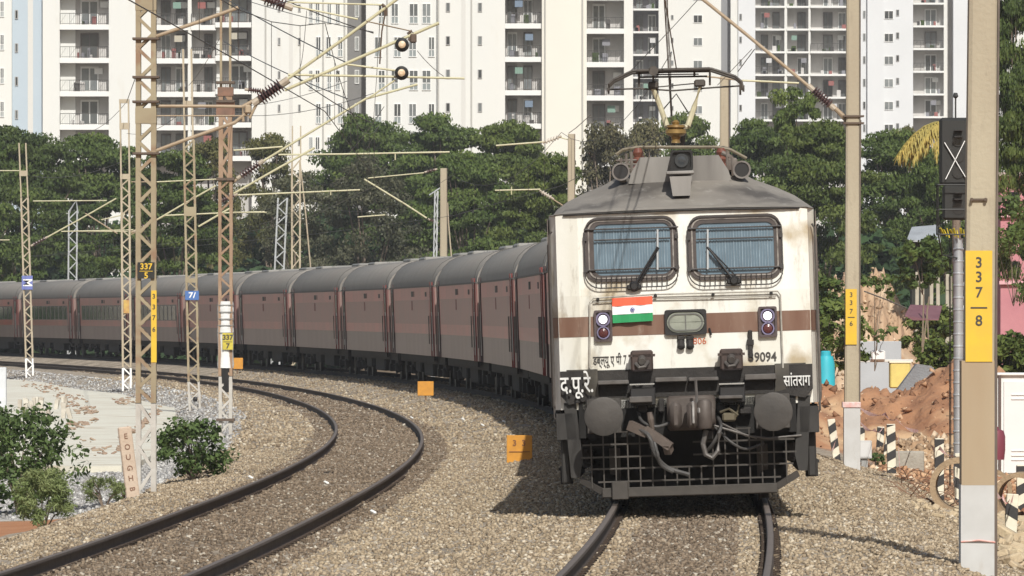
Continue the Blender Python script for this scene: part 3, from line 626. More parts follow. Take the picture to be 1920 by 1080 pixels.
for sg in (-1, 1):
    b_ = MB()
    for z in (.45, .8, 1.1): b_.box((sg * 1.44, .75, z), (.14, .4, .03))
    b_.bar((sg * 1.46, .55, .42), (sg * 1.46, .55, 1.3), .03); b_.bar((sg * 1.46, .95, .42), (sg * 1.46, .95, 1.3), .03); b_.box((sg * 1.42, .72, .38), (.14, .45, .2)); b_.build('cab_step', darkm, loco)

# roof gear: hood, top lamp, horns
b_ = MB(); y0, y1 = 1.35, 3.1
def hood_ring(y, k): return [(-.60 * k, y, 3.74), (.60 * k, y, 3.74), (.57 * k, y, 3.86), (.46 * k, y, 4.045), (-.46 * k, y, 4.045), (-.57 * k, y, 3.86)]
b_.loft([hood_ring(1.30, 1.0), hood_ring(3.3, 1.0)]); hood = b_.build('roof_hood', mat('hood_grey', (.24, .225, .205), .75, c2=(.12, .11, .10), scale=3.5, amt=.8, streak=True), loco)
c = LC(1259, 1297, 283, 320, 1.0); b_ = MB(); b_.box((c[0], 1.05, c[1]), (c[2], .5, c[3]), ch=.015); b_.ring(rr(c[0], c[1], c[2] + .02, c[3] + .02, .03, 3), rr(c[0], c[1], c[2] - .03, c[3] - .03, .03, 3), .76, .81); o = b_.build('top_headlight', mat('lamp_box', (.012, .012, .012), .4), loco)
b_ = MB(); b_.lathe((c[0], .80, c[1]), (c[0], .775, c[1]), [(0, .085), (1, .08)], 20); b_.lathe((c[0], .775, c[1]), (c[0], .77, c[1]), [(0, .05), (1, .02)], 16); b_.build('lens', mat('lens_dark', (.04, .045, .05), .1), o)
c = LC(1249, 1301, 320, 328, .9); b_ = MB(); b_.box((c[0], .95, c[1]), (c[2], .5, c[3]), ch=.01); c3_ = LC(1257, 1297, 330, 368, .7); b_.prism([(c3_[0] - .13, c3_[1] + c3_[3] / 2), (c3_[0] + .13, c3_[1] + c3_[3] / 2), (c3_[0] + .10, c3_[1] - c3_[3] / 2), (c3_[0] - .10, c3_[1] - c3_[3] / 2)], .62, 1.2); b_.build('lamp_bracket', mat('bracket_grey', (.26, .245, .225), .7, c2=(.13, .12, .11), scale=4, amt=.7, streak=True), loco)
hornm = mat('horn_grey', (.20, .185, .17), .6, .2, c2=(.09, .07, .06), scale=8, amt=.8)
for px, py, sg in ((1164, 322, -1), (1391, 318, 1)):
    q = L(px, py, 1.3); b_ = MB(); y = 1.3
    b_.lathe((q[0], y, q[1]), (q[0], y + .55, q[1] - .02), [(0, .105), (.04, .10), (.3, .055), (.7, .035), (1, .045)], 18); b_.ring(rr(q[0], q[1], .21, .21, .10, 5), rr(q[0], q[1], .17, .17, .084, 5), y - .02, y + .02)
    b_.box((q[0] - sg * .02, y + .3, q[1] - .12), (.08, .3, .18)); b_.build('horn', hornm, loco, smooth=True)
    b_ = MB(); b_.lathe((q[0], y - .002, q[1]), (q[0], y - .006, q[1]), [(0, .085), (1, .083)], 16); b_.build('horn_mouth', blackp, loco)
pr_m = mat('pipe_rust', (.10, .075, .06), .7, c2=(.19, .17, .15), scale=9, amt=.7)   # clutter of pipes between hood and horns
for x0, z0, x1, z1 in ((-.68, 3.84, -.68, 4.05), (-.62, 3.86, -.62, 4.10), (-.56, 3.86, -.56, 4.12), (.56, 3.86, .56, 4.1), (.62, 3.8, .62, 4.02)): MB().tube([(x0, 1.5, z0), (x1, 1.5, z1)], .018, 6).build('roof_pipe', pr_m, loco)
for z in (3.92, 3.97, 4.02): MB().tube([(-.74, 1.5, z), (-.50, 1.5, z)], .013, 6).build('roof_pipe', pr_m, loco)
MB().tube([(.50, 1.6, 4.08), (.6, 1.6, 4.02), (.66, 1.5, 3.9), (.72, 1.4, 3.80)], .03, 6).build('roof_pipe', pr_m, loco); MB().box((.62, 1.6, 3.93), (.12, .2, .16), ch=.02).build('valve_box', pr_m, loco)

# pantograph (raised) on its base bars
pan = empty('pantograph'); pan.parent = loco
ym = 5.2
def Lp(px, py, y=ym): q = L(px, py, y); return Vector((q[0], y, q[1]))
b_ = MB(); b_.tube([Lp(1155, 290, 3.6), Lp(1168, 281, 3.6), Lp(1200, 276, 3.6), Lp(1345, 276, 3.6), Lp(1370, 281, 3.6), Lp(1400, 297, 3.6)], .022, 6); b_.tube([Lp(1196, 276, 3.6), Lp(1196, 292, 3.6)], .025, 6); b_.tube([Lp(1352, 276, 3.6), Lp(1356, 296, 3.6)], .025, 6)
b_.tube([Lp(1168, 281, 3.6), Lp(1185, 276, 6.6)], .02, 6); b_.tube([Lp(1370, 281, 3.6), Lp(1355, 276, 6.6)], .02, 6); b_.tube([Lp(1185, 276, 6.6), Lp(1355, 276, 6.6)], .02, 6); b_.build('base_frame', mat('panto_base', (.12, .095, .06), .6, c2=(.22, .19, .13), scale=6, amt=.6), pan)
b_ = MB()
for px in (1196, 1352):
    for y in (3.6, 6.6): p = Lp(px, 276, 3.6); b_.lathe((p.x, y, 3.84), (p.x, y, p.z - .01), [(0, .05), (.1, .08), (.2, .05), (.35, .08), (.45, .05), (.6, .08), (.7, .05), (.85, .07), (1, .04)], 12)
b_.build('roof_insulator', mat('porcelain_brown', (.13, .045, .03), .25, c2=(.2, .09, .06), scale=5, amt=.4), pan, smooth=True)
b_ = MB(); p = Lp(1267, 225, 3.8); q = Lp(1267, 268, 3.8); b_.lathe(p, q, [(0, .02), (.1, .05), (.18, .04), (.22, .11), (.32, .125), (.38, .09), (.42, .125), (.58, .13), (.68, .10), (.72, .06), (.86, .05), (1, .06)], 18); b_.build('panto_insulator', mat('gold_porcelain', (.30, .19, .06), .25, .3, c2=(.10, .05, .025), scale=7, amt=.6), pan, smooth=True)
b_ = MB(); b_.tube([Lp(1224, 163), Lp(1238, 200), Lp(1251, 238, 5.0)], .03, 8, r1=.036); b_.tube([Lp(1314, 158), Lp(1302, 200), Lp(1289, 238, 5.0)], .03, 8, r1=.036)
b_.tube([Lp(1251, 238, 5.0), Lp(1289, 238, 5.0)], .03, 8); b_.build('upper_arm', mat('arm_cream', (.46, .42, .28), .5, c2=(.28, .24, .15), scale=6, amt=.6), pan)
b_ = MB(); b_.tube([Lp(1258, 238, 5.0), Lp(1262, 268, 7.4)], .04, 8); b_.tube([Lp(1282, 238, 5.0), Lp(1278, 268, 7.4)], .04, 8)
b_.tube([Lp(1256, 145), Lp(1260, 218)], .009, 5); b_.tube([Lp(1243, 206), Lp(1268, 176), Lp(1291, 212)], .009, 5); b_.build('lower_arm', darkm, pan)
dk = mat('panto_head', (.045, .038, .032), .6, c2=(.10, .085, .07), scale=8, amt=.6)
b_ = MB()
for yy, o in ((5.05, 0), (5.40, 4)):
    b_.tube([Lp(1140, 168 + o, yy), Lp(1142, 158 + o, yy), Lp(1152, 149 + o, yy), Lp(1186, 133 + o, yy), Lp(1262, 130 + o, yy), Lp(1334, 129 + o, yy), Lp(1378, 143 + o, yy), Lp(1390, 153 + o, yy), Lp(1393, 165 + o, yy)], .020, 6)
b_.box((Lp(1262, 128)).to_tuple()[:1] + (5.22, Lp(1262, 131)[2]), (.90, .38, .03), ch=.008)
b_.tube([Lp(1140, 168), Lp(1200, 166), Lp(1262, 170), Lp(1340, 164), Lp(1388, 161)], .011, 5); b_.tube([Lp(1196, 145), Lp(1262, 144), Lp(1326, 143)], .012, 5); b_.tube([Lp(1220, 140), Lp(1310, 139)], .008, 5); b_.tube([Lp(1234, 163), Lp(1318, 155)], .008, 5)
for px, a, c_ in ((1198, 133, 163), (1225, 133, 165), (1302, 132, 145), (1331, 132, 160), (1388, 152, 178), (1141, 165, 176), (1394, 160, 172)): b_.tube([Lp(px, a), Lp(px, c_)], .014, 5)
b_.box(Lp(1225, 160), (.13, .12, .09), ch=.02); b_.box(Lp(1312, 156), (.14, .12, .09), ch=.02); b_.lathe(Lp(1225, 133, 4.9), Lp(1225, 133, 5.4), [(0, .06), (1, .06)], 10); b_.build('contact_head', dk, pan)

# ------------------------------------------------------------------ coaches
c_red = mat('coach_red', (.46, .105, .09), .28, c2=(.28, .085, .075), scale=.8, amt=.7, streak=True, rnd_obj=.15)
c_grey = mat('coach_grey', (.25, .175, .155), .4, c2=(.19, .115, .10), scale=.9, amt=.7, streak=True, rnd_obj=.1)
c_roof = mat('coach_roof', (.19, .175, .155), .8, c2=(.25, .23, .205), scale=.8, amt=.5, c3=(.20, .18, .16), scale3=.3, rnd_obj=.12)
c_door = mat('coach_door', (.24, .22, .205), .5, c2=(.14, .12, .11), scale=2, amt=.7)
c_glass = mat('coach_glass', (.018, .02, .022), .12); c_bell = mat('bellows', (.012, .012, .012), .8)
c_dred = mat('door_edge_red', (.16, .025, .022), .5); c_und = mat('coach_under', (.016, .015, .014), .85, c2=(.035, .03, .027), scale=1, amt=.6)
def make_coach():
    e = empty('passenger_coach')
    H = 1.62; Ln = 23.5
    def xs(y, k=1.0, zs=3.08, zt=4.04):
        top = [(H * math.cos(R(a)) ** .62 * k, zs + (zt - zs) * math.sin(R(a)) ** .9) for a in (0, 9, 20, 33, 47, 60, 75, 90)]
        return [(x, y, z) for x, z in top] + [(-x, y, z) for x, z in top[:-1][::-1]]
    b = MB()
    b.loft([[(-H, y, .98), (H, y, .98), (H, y, 1.3), (H, y, 3.08), (-H, y, 3.08), (-H, y, 1.3)] for y in (0, Ln)]); wall = b.build('lower_body', c_grey, e)
    b = MB()
    for sg in (-1, 1): b.box((sg * (H + .004), Ln / 2, 2.36), (.012, Ln - .06, 1.42))
    b.build('red_panel', c_red, e)
    rf_ = MB(); rf_.loft([xs(-.02, 1, 3.075, 3.86), xs(.9, 1, 3.075, 3.88), xs(1.05, 1, 3.075, 4.02), xs(Ln - 1.05, 1, 3.075, 4.02), xs(Ln - .9, 1, 3.075, 3.88), xs(Ln + .02, 1, 3.075, 3.86)]); r_ = rf_.build('roof', c_roof, e, smooth=True)
    b = MB()
    for y in (3.2, Ln - 3.2): MB().box((0, y, 4.0), (1.5, 3.0, .16), ch=.05).build('air_conditioner', mat('ac_grey', (.24, .23, .21), .6, c2=(.15, .15, .14), scale=2, amt=.6), r_)
    for y in (1.2, Ln - 1.2):
        b = MB(); b.loft([[(p[0] * 1.004, p[1], p[2] + .012) for p in xs(y + d, 1, 3.075, 4.02)] for d in (-.03, .03)])
        b.build('roof_seam', mat('seam_dark', (.07, .065, .06), .8), r_)
    for sg in (-1, 1):
        b = MB(); b.box((sg * (H + .018), Ln / 2, 3.10), (.035, Ln, .035)); b.build('gutter', mat('gutter_dark', (.10, .085, .08), .7), r_)
    for ya, yb_ in ((-.56, 0), (Ln, Ln + .56)): MB().loft([[(x, y, z) for x, z in rr(0, 2.5, 2.0, 2.6, .3, 3)] for y in (ya, yb_)]).build('gangway_bellows', c_bell, e)
    for y in (1.35, Ln - 1.35):
        for sg in (-1,):
            b = MB(); b.box((sg * (H + .006), y, 2.18), (.03, .92, 2.08), ch=.005); d = b.build('door', c_door, e)
            b = MB(); b.box((sg * (H + .020), y, 2.62), (.02, .46, .62)); b.build('door_window', c_glass, d)
            b = MB()
            for q in (-.52, .52): b.box((sg * (H + .02), y + q, 2.1), (.035, .06, 2.25))
            b.box((sg * (H + .02), y, 3.0), (.03, 1.0, .10)); b.build('door_frame', c_dred if y < 10 else mat('door_edge_dark', (.05, .03, .03), .6), d)
            for q in (-.62, .62): MB().tube([(sg * (H + .08), y + q, 1.35), (sg * (H + .08), y + q, 2.2)], .018, 5).build('grab_rail', steelg, d)
    wb = MB(); wb.box((-(H + .012), Ln / 2, 2.32), (.010, Ln - 5.2, .74)); wb.build('window_band', mat('band_dark', (.035, .030, .030), .3, rnd_obj=.2), e)
    for i in range(10):
        b = MB(); b.ring(rr(0, 0, 1.30, .70, .08, 2), rr(0, 0, 1.20, .62, .07, 2), -.008, .0); 
        if i == 0: wn = b.build('window', mat('window_surround', (.05, .045, .045), .5), e); g_ = MB().prism(rr(0, 0, 1.24, .66, .07, 2), -.014, -.004).build('pane', c_glass, wn); w_o = wn
        else:
            w_o = wn.copy(); col.objects.link(w_o); w_o.parent = e; p_ = g_.copy(); col.objects.link(p_); p_.parent = w_o
        w_o.location = (-(H + .014), 3.65 + 1.8 * i, 2.32); w_o.rotation_euler = (0, 0, R(-90))
    for bc, bs in (((-(H + .014), 11.2, 2.88), (.012, .9, .17)), ((-(H + .014), 10.3, 2.88), (.012, .18, .17)), ((-(H + .014), 4.2, 2.86), (.012, .7, .14)), ((-(H + .014), Ln - .62, 2.95), (.012, .3, .17))): MB().box(bc, bs).build('number_board', mat('board_black', (.02, .018, .018), .6), e)
    b = MB(); b.box((-(H + .020), 11.4, 2.52), (.012, .5, .3)); b.build('destination_board', c_dred, e)
    b = MB(); b.box((0, Ln / 2, .84), (2.7, Ln - .4, .26)); b.box((-.6, Ln / 2 - 1.6, .55), (1.3, 4.4, .5), ch=.04); b.box((-.7, Ln / 2 + 3, .6), (1.2, 2.4, .4), ch=.04); b.box((.6, Ln / 2, .55), (1.2, 6, .5), ch=.04)
    b.box((-1.45, Ln / 2, .90), (.05, Ln - 7, .2)); b.build('underframe', c_und, e)
    for yb in (3.6, Ln - 3.6):
        b = MB()
        for sg in (-1, 1):
            b.box((sg * 1.15, yb, .62), (.14, 3.5, .20), ch=.03); b.box((sg * 1.2, yb, .74), (.3, .5, .34)); b.box((sg * 1.2, yb - 1.28, .46), (.2, .34, .3), ch=.03); b.box((sg * 1.2, yb + 1.28, .46), (.2, .34, .3), ch=.03)
        b.box((0, yb, .7), (2.3, .5, .25)); bo = b.build('bogie', c_und, e)
        for dy in (-1.28, 1.28):
            b = MB()
            for sg in (-1, 1): b.lathe((sg * .80, yb + dy, .457), (sg * .93, yb + dy, .457), [(0, .485), (.25, .485), (.3, .457), (1, .45)], 20)
            b.tube([(-.9, yb + dy, .457), (.9, yb + dy, .457)], .08, 8); b.build('wheelset', mat('wheel_dark', (.04, .035, .03), .6, .3), bo)
    MB().box((0, -.2, .98), (.4, .6, .3)).build('coupler', under, e); MB().box((0, Ln + .2, .98), (.4, .6, .3)).build('coupler', under, e)
    return e
arcD = np.arange(D0, 640, .25); arcX = XC(arcD) * 1.0; arcL = np.concatenate([[0], np.cumsum(np.hypot(.25, np.diff(arcX)))])
def at_arc(l): D = float(np.interp(l, arcL, arcD)); return Vector((float(XC(D)), D, 0))
coach = make_coach(); index_children()
dusty = mat('glass_reflection', (.28, .09, .08), .32, c2=(.19, .09, .08), scale=1.5, amt=.7, rnd_obj=.1)  # glass tone set to its grazing reflections, not to dust
def quiet(o):                             # nearer coaches: grazing reflection painted into the glass, nearly the colour of the side
    for ch in [x for x in bpy.data.objects if x.parent == o]:
        if ch.name.split('.')[0] in ('window_band', 'window'):
            ch.data = quiet_mesh(ch.data)
            if ch.name.startswith('window') and not ch.name.startswith('window_b'): ch.scale = (1, .15, 1); ch.location.x += .0005
            for g2 in [x for x in bpy.data.objects if x.parent == ch]: g2.data = quiet_mesh(g2.data)
QM = {}
def quiet_mesh(me):
    if me.name.endswith('_q'): return me
    if me.name not in QM:
        q = me.copy(); q.name = me.name + '_q'; q.materials.clear(); q.materials.append(dusty); QM[me.name] = q
    return QM[me.name]
names = ['first red and grey coach, right behind the locomotive', 'second red and grey coach from the locomotive', 'third red and grey coach from the locomotive, nearest one whose side shows fully',
 'fourth red and grey coach from the locomotive', 'fifth red and grey coach, its side carries a small white speck', 'sixth red and grey coach from the locomotive', 'seventh red and grey coach from the locomotive', 'eighth red and grey coach, seen just right of the white wrapped mast',
 'ninth red and grey coach, seen behind the white wrapped mast', 'tenth red and grey coach, seen behind the mast with the blue sign', 'eleventh red and grey coach, dark window band seen left of the tall near mast', 'twelfth red and grey coach, dark window band between the two thin far left masts', 'thirteenth red and grey coach, seen behind the far left mast', 'last visible red and grey coach, cut by the left edge']
for k in range(14):
    c = coach if k == 0 else copy_tree(coach)
    p0 = at_arc(20.75 + 24.65 * k + .56); p1 = at_arc(20.75 + 24.65 * k + 24.06)
    # chord ends over the bogies: shift inwards a little
    d = p1 - p0; c.location = p0; c.rotation_euler = (0, -CANT, -math.atan2(d.x, d.y))
    tag(c, names[k], 'train coach', 'coaches of the train')
    c['k'] = k
bpy.context.view_layer.update()
for c in [o for o in bpy.data.objects if 'k' in o.keys()]:
    if c['k'] < 10: quiet(c)
    del c['k']
# ------------------------------------------------------------------ overhead line masts
m_tan = mat('mast_tan', (.32, .27, .175), .65, c2=(.22, .165, .10), scale=2.2, amt=.6, c3=(.24, .15, .09), scale3=2.4)
m_pale = mat('mast_pale', (.42, .36, .26), .6, c2=(.30, .23, .16), scale=2.5, amt=.5)
m_rust = mat('mast_rust', (.25, .155, .095), .75, c2=(.36, .26, .18), scale=2.5, amt=.7)
m_galv = mat('mast_galvanised', (.45, .47, .48), .5, .3, c2=(.30, .31, .31), scale=3, amt=.6)
m_base = mat('mast_base_grey', (.50, .48, .44), .8, c2=(.34, .31, .27), scale=4, amt=.7)
m_tube = mat('cantilever_tube', (.50, .47, .30), .5, c2=(.34, .30, .18), scale=4, amt=.5)
m_dtube = mat('bracket_tube', (.30, .22, .14), .6, c2=(.42, .34, .24), scale=4, amt=.6)
m_ins = mat('brown_porcelain', (.06, .03, .028), .3, c2=(.10, .05, .04), scale=6, amt=.5)
m_clamp = mat('clamp_dark', (.10, .07, .05), .7); m_wire = mat('wire_dark', (.085, .075, .065), .5, .4)
m_yel = mat('number_yellow', (.68, .44, .03), .6, c2=(.52, .34, .05), scale=5, amt=.5); m_conc = mat('pole_concrete', (.40, .35, .255), .85, c2=(.30, .25, .18), scale=2.0, amt=.8, streak=True, bump=.15, speck=((.22, .18, .13), 6.0, .6))
m_cbase = mat('pole_base_paint', (.50, .50, .49), .8, c2=(.38, .37, .35), scale=3, amt=.6, speck=((.30, .24, .17), 5.0, .6))
m_signw = mat('sign_white', (.8, .8, .78), .6); m_signb = mat('sign_blue', (.06, .14, .36), .5); m_blk = mat('sign_black', (.018, .018, .016), .5)
def lattice(root, name, p0, p1, wx, wy, leg, m, bays, breaks=(), plates=(), open_from=None):
    """four-legged laced mast from p0 to p1 (local), width wx seen from the front; returns the mesh object"""
    p0 = Vector(p0); p1 = Vector(p1); H = (p1 - p0).length; b = MB()
    for sx in (-1, 1):
        for sy in (-1, 1):
            o = Vector((sx * (wx - leg) / 2, sy * (wy - leg) / 2, 0)); b.bar(p0 + o, p1 + o, leg, leg)
    for i in range(bays):
        a = p0.lerp(p1, i / bays); c = p0.lerp(p1, (i + 1) / bays)
        if open_from is not None and i / bays >= open_from: continue
        s = 1 if i % 2 else -1
        for sy in (-1, 1):
            y = sy * (wy / 2 - .004); b.bar(a + Vector((-s * (wx / 2 - leg * .7), y, .02)), c + Vector((s * (wx / 2 - leg * .7), y, -.02)), .014, leg * .62)
        for sx in (-1, 1):
            x = sx * (wx / 2 - .004); b.bar(a + Vector((x, -s * (wy / 2 - leg * .7), .02)), c + Vector((x, s * (wy / 2 - leg * .7), -.02)), .014, leg * .5)
    for z0, z1 in plates:
        a = p0.lerp(p1, z0 / H); c = p0.lerp(p1, z1 / H); b.box((a + c) / 2, (wx + .012, wy + .012, z1 - z0))
    return b.build(name, m, root)
def local(root_loc): return lambda px, py, dy=0.0: W(px, py, root_loc.y + dy) - root_loc
def insulator(a, b_, r, n, parent, m=None, name='insulator'):
    a = Vector(a); b_ = Vector(b_); prof = [(0, r * .35)]
    for i in range(n):
        t = (i + .1) / n; prof += [(t, r * .45), (t + .22 / n, r), (t + .5 / n, r * .92), (t + .62 / n, r * .45)]
    prof += [(1, r * .35)]; o = MB(); o.lathe(a, b_, prof, 14); ob = o.build(name, m or m_ins, parent, smooth=False)
    d = (b_ - a).normalized(); cm = mat('cap_pale', (.42, .36, .28), .6, c2=(.25, .2, .15), scale=9, amt=.6)
    MB().tube([a - d * r * 1.1, a + d * .02], r * .5, 8).build('end_cap', cm, ob); MB().tube([b_ - d * .02, b_ + d * r * 1.1], r * .5, 8).build('end_cap', cm, ob)
    return ob
def rod(pts, r, m, parent, name='cantilever_tube'):
    b = MB(); b.tube(pts, r, 8); return b.build(name, m, parent)
def clamp(P, w_, parent, h=.035):
    b = MB(); b.box(P, (w_, w_ * .95, h), ch=.004); b.build('clamp', m_clamp, parent)
def wheel_ins(P, parent, r=.105):
    o = MB(); a = Vector(P) + Vector((0, .10, 0)); c = Vector(P) - Vector((0, .12, 0)); o.lathe(a, c, [(0, r * .6), (.1, r), (.4, r), (.45, r * .55), (.6, r), (.85, r), (.95, r * .72), (1, r * .6)], 20); ob = o.build('insulator', m_blk, parent, smooth=True)
    q = MB(); q.lathe(c + Vector((0, .002, 0)), c - Vector((0, .03, 0)), [(0, r * .55), (.6, r * .5), (1, r * .25)], 16); q.build('end_cap', mat('cap_orange', (.55, .36, .20), .5, c2=(.7, .65, .5), scale=16, amt=.8), ob)

# tall near mast A
DA = 117.0; rA = W(274, 925, DA); mA = empty('lattice_mast', rA); tag(mA, 'tallest and nearest tan lattice mast, black 337/5 plate, standing beside the green bush', 'mast', 'lattice masts of the overhead line'); la = local(rA)
s = F / DA
top = la(274, -140)
lattice(mA, 'lattice_frame', (0, 0, 1.35), (0, 0, top.z), .305, .26, .075, m_tan, 31, plates=((la(0, 232).z - 1.35, la(0, 203).z - 1.35), (la(0, 20).z - 1.35, la(0, -4).z - 1.35)))
lattice(mA, 'mast_foot', (0, 0, -.3), (0, 0, 1.36), .303, .26, .075, m_base, 5)
for y in (73, 145, 191, 288): clamp((0, 0, la(0, y).z), .40, mA)
rod([la(293, 68), la(375, 40), la(447, 14)], .028, m_dtube, mA, 'bracket_tube')
rod([la(293, 199), la(380, 199), la(455, 200), la(456, 228)], .024, m_dtube, mA, 'bracket_tube')
rod([la(292, 283), la(345, 263), la(440, 230), la(462, 212)], .028, m_dtube, mA, 'bracket_tube')
rod([la(293, 217), la(470, 217)], .010, m_dtube, mA, 'stay_rod')
b = MB(); p = la(465, 205); b.box(p, (.10, .12, .13), ch=.02); b.tube([la(455, 200), la(470, 192), la(482, 186)], .03, 8); b.tube([la(468, 222), la(476, 205), la(484, 190)], .022, 8); b.build('hinge', m_dtube, mA)
insulator(la(487, 186), la(528, 158), .115, 8, mA)
insulator(la(465, 168), la(490, 171), .045, 6, mA)
insulator(la(497, -3), la(536, 11), .10, 7, mA)
rod([la(532, 153), la(640, 76), la(737, 4), la(760, -14)], .024, m_tube, mA)
rod([la(534, 169), la(690, 101), la(823, 43)], .024, m_tube, mA)
rod([la(540, 140), la(700, 143), la(871, 147)], .017, m_tube, mA, 'registration_tube')
rod([la(539, 4), la(718, 9)], .013, m_tube, mA, 'stay_rod'); rod([la(539, 9), la(671, 36)], .014, m_tube, mA, 'stay_rod')
rod([la(645, 120), la(700, 127), la(741, 132)], .015, m_tube, mA, 'steady_arm')
rod([la(741, 150), la(700, 178), la(686, 186)], .013, m_tube, mA, 'steady_arm')
wheel_ins(la(754, 84), mA); wheel_ins(la(753, 137), mA)
b = MB(); b.tube([la(766, 76), la(776, 62), la(772, 58), la(764, 64)], .022, 8); b.box(la(775, 72), (.10, .08, .14), ch=.02); b.build('clamp', m_clamp, mA)
b = MB(); b.tube([la(718, 10), la(722, 28), la(716, 58), la(712, 120)], .013, 6); b.tube([la(716, 8), la(724, 14), la(724, 30)], .026, 6); b.build('dropper_clamp', m_clamp, mA)
b = MB(); b.box(la(274, 507, -.16), (.255, .012, .245)); pl = b.build('number_plate', m_blk, mA)
text('337', .125, m_yel, 'lettering', pl, la(274, 500, -.169), sx=.98, bold=.003); text('5', .125, m_yel, 'lettering', pl, la(274, 517, -.169), bold=.003)
b = MB(); b.box(la(274, 508.5, -.169), (.2, .004, .008)); b.build('plate_line', m_yel, pl)
b = MB(); b.box(la(288.5, 612, -.134), (.082, .006, 1.08)); pl = b.build('yellow_strip', m_yel, mA)
for i, ch_ in enumerate('337'): text(ch_, .10, txtb, 'lettering', pl, la(288.5, 556 + 20 * i, -.139), bold=.002)
text('6', .10, txtb, 'lettering', pl, la(288.5, 618, -.139), bold=.002)

# rusty wrapped mast B
DB = 178.0; rB = W(423, 812, DB); mB = empty('lattice_mast', rB); tag(mB, 'rusty lattice mast wrapped in white sheet, left of the second orange sign', 'mast', 'lattice masts of the overhead line'); lb = local(rB)
lattice(mB, 'lattice_frame', (0, 0, lb(0, 705).z), (0, 0, lb(0, 335).z), .325, .30, .07, m_rust, 18)
lattice(mB, 'upper_frame', (0, 0, lb(0, 336).z), (0, 0, lb(0, 165).z), .31, .28, .10, m_rust, 7)
lattice(mB, 'mast_top', (0, 0, lb(0, 164).z), (0, 0, lb(0, -60).z), .26, .22, .05, m_tan, 3, open_from=0)
lattice(mB, 'mast_foot', (0, 0, -.25), (0, 0, lb(0, 706).z), .31, .28, .075, m_base, 6)
b = MB(); 
zz = [lb(0, y).z for y in (690, 684, 660, 640, 620, 606, 592, 578, 565)]
b.loft([[(x * (1 + .06 * math.sin(i * 2.1)), y * (1 + .05 * math.cos(i * 1.7)), z) for x, y in [(.17 * math.cos(R(a)) * 1.08, .19 * math.sin(R(a))) for a in range(0, 360, 24)]] for i, z in enumerate(zz)]); wr = b.build('white_wrapping', mat('wrap_white', (.72, .72, .70), .5, c2=(.5, .5, .48), scale=5, amt=.5, bump=.4, bscale=9), mB, smooth=True)
for y in (572, 585, 598, 610, 624):
    b = MB(); b.ring(rr(0, 0, .40, .42, .18, 4), rr(0, 0, .37, .39, .16, 4), -.01, .01); o = b.build('wrapping_cord', mat('cord_grey', (.25, .25, .24), .7), wr); o.rotation_euler = (R(90), 0, 0); o.location = (0, 0, lb(0, y).z)
b = MB(); b.box(lb(427, 640, -.22), (.24, .01, .38)); pl = b.build('number_plate', mat('plate_yellow', (.55, .45, .05), .6, c2=(.3, .25, .05), scale=9, amt=.6), wr)
text('337', .16, txtb, 'lettering', pl, lb(427, 633, -.228), bold=.006); text('7', .16, txtb, 'lettering', pl, lb(427, 649, -.228), bold=.006)
b = MB(); b.box(lb(427, 641, -.228), (.2, .004, .014)); b.build('plate_line', txtb, pl)
b = MB(); b.loft([[(.17 * k * math.cos(R(a)), .17 * k * math.sin(R(a)), z) for a in range(0, 360, 30)] for z, k in ((lb(0, 735).z, .8), (lb(0, 715).z, .95), (lb(0, 690).z, 1.03))]); b.build('black_sheath', blackp, mB)
for y in (155, 190, 336, 715 + 72): clamp((0, 0, lb(0, y).z), .42, mB, .06)
b = MB(); b.box((0, 0, lb(0, 172).z), (.36, .32, .20)); b.box((0, 0, lb(0, 205).z), (.42, .3, .34)); b.build('head_box', mat('box_rust', (.22, .12, .08), .8, c2=(.12, .08, .06), scale=4, amt=.7), mB)
insulator(lb(452, 330), lb(487, 306), .10, 7, mB)
rod([lb(437, 342), lb(452, 330)], .03, m_dtube, mB, 'hinge'); rod([lb(487, 306), lb(590, 243), lb(686, 185), lb(783, 158)], .027, m_tube, mB)
rod([lb(438, 363), lb(510, 322), lb(590, 277)], .026, m_tube, mB); rod([lb(438, 282), lb(530, 275)], .02, m_tube, mB, 'stay_rod')
rod([lb(522, 290), lb(640, 289), lb(843, 285)], .02, m_tube, mB, 'registration_tube')
rod([lb(741, 287), lb(741, 300)], .016, m_tube, mB, 'drop_bracket')
rod([lb(438, 398), lb(500, 398)], .013, m_tube, mB, 'steady_arm')

# mast C with blue sign
DC = 237.0; rC = W(366, 757, DC); mC = empty('lattice_mast', rC); tag(mC, 'thin tan lattice mast with a blue sign, between the tallest mast and wrapped mast', 'mast', 'lattice masts of the overhead line'); lc = local(rC)
lattice(mC, 'lattice_frame', lc(363, 716), lc(354, 262), .36, .3, .06, m_tan, 26, plates=((lc(0, 405).z - lc(0, 716).z, lc(0, 388).z - lc(0, 716).z), (lc(0, 530).z - lc(0, 716).z, lc(0, 522).z - lc(0, 716).z)))
lattice(mC, 'upper_frame', lc(354, 263), lc(351, 92), .30, .26, .05, m_pale, 5, plates=((1.0, 1.2),), open_from=.0)
lattice(mC, 'mast_foot', lc(366, 772), lc(363, 715), .37, .3, .06, m_base, 3)
b = MB(); b.box(lc(360, 554, -.2), (.42, .02, .28), ch=.004); pl = b.build('blue_sign', m_signb, mC); text('7/', .24, m_signw, 'lettering', pl, lc(360, 554, -.215), sx=1.2, bold=.004)
rod([lc(440, 366), lc(560, 361), lc(675, 356)], .025, m_tube, mC, 'registration_tube'); rod([lc(372, 425), lc(415, 400), lc(436, 388)], .03, m_tube, mC)
rod([lc(620, 358), lc(620, 366)], .02, m_tube, mC, 'drop_bracket'); insulator(lc(415, 376), lc(440, 366), .09, 6, mC)
b = MB(); b.lathe(lc(366, 753, -.2), lc(366, 744, -.2), [(0, .06), (.5, .08), (1, .05)], 10); b.build('foot_bolt', blackp, mC)
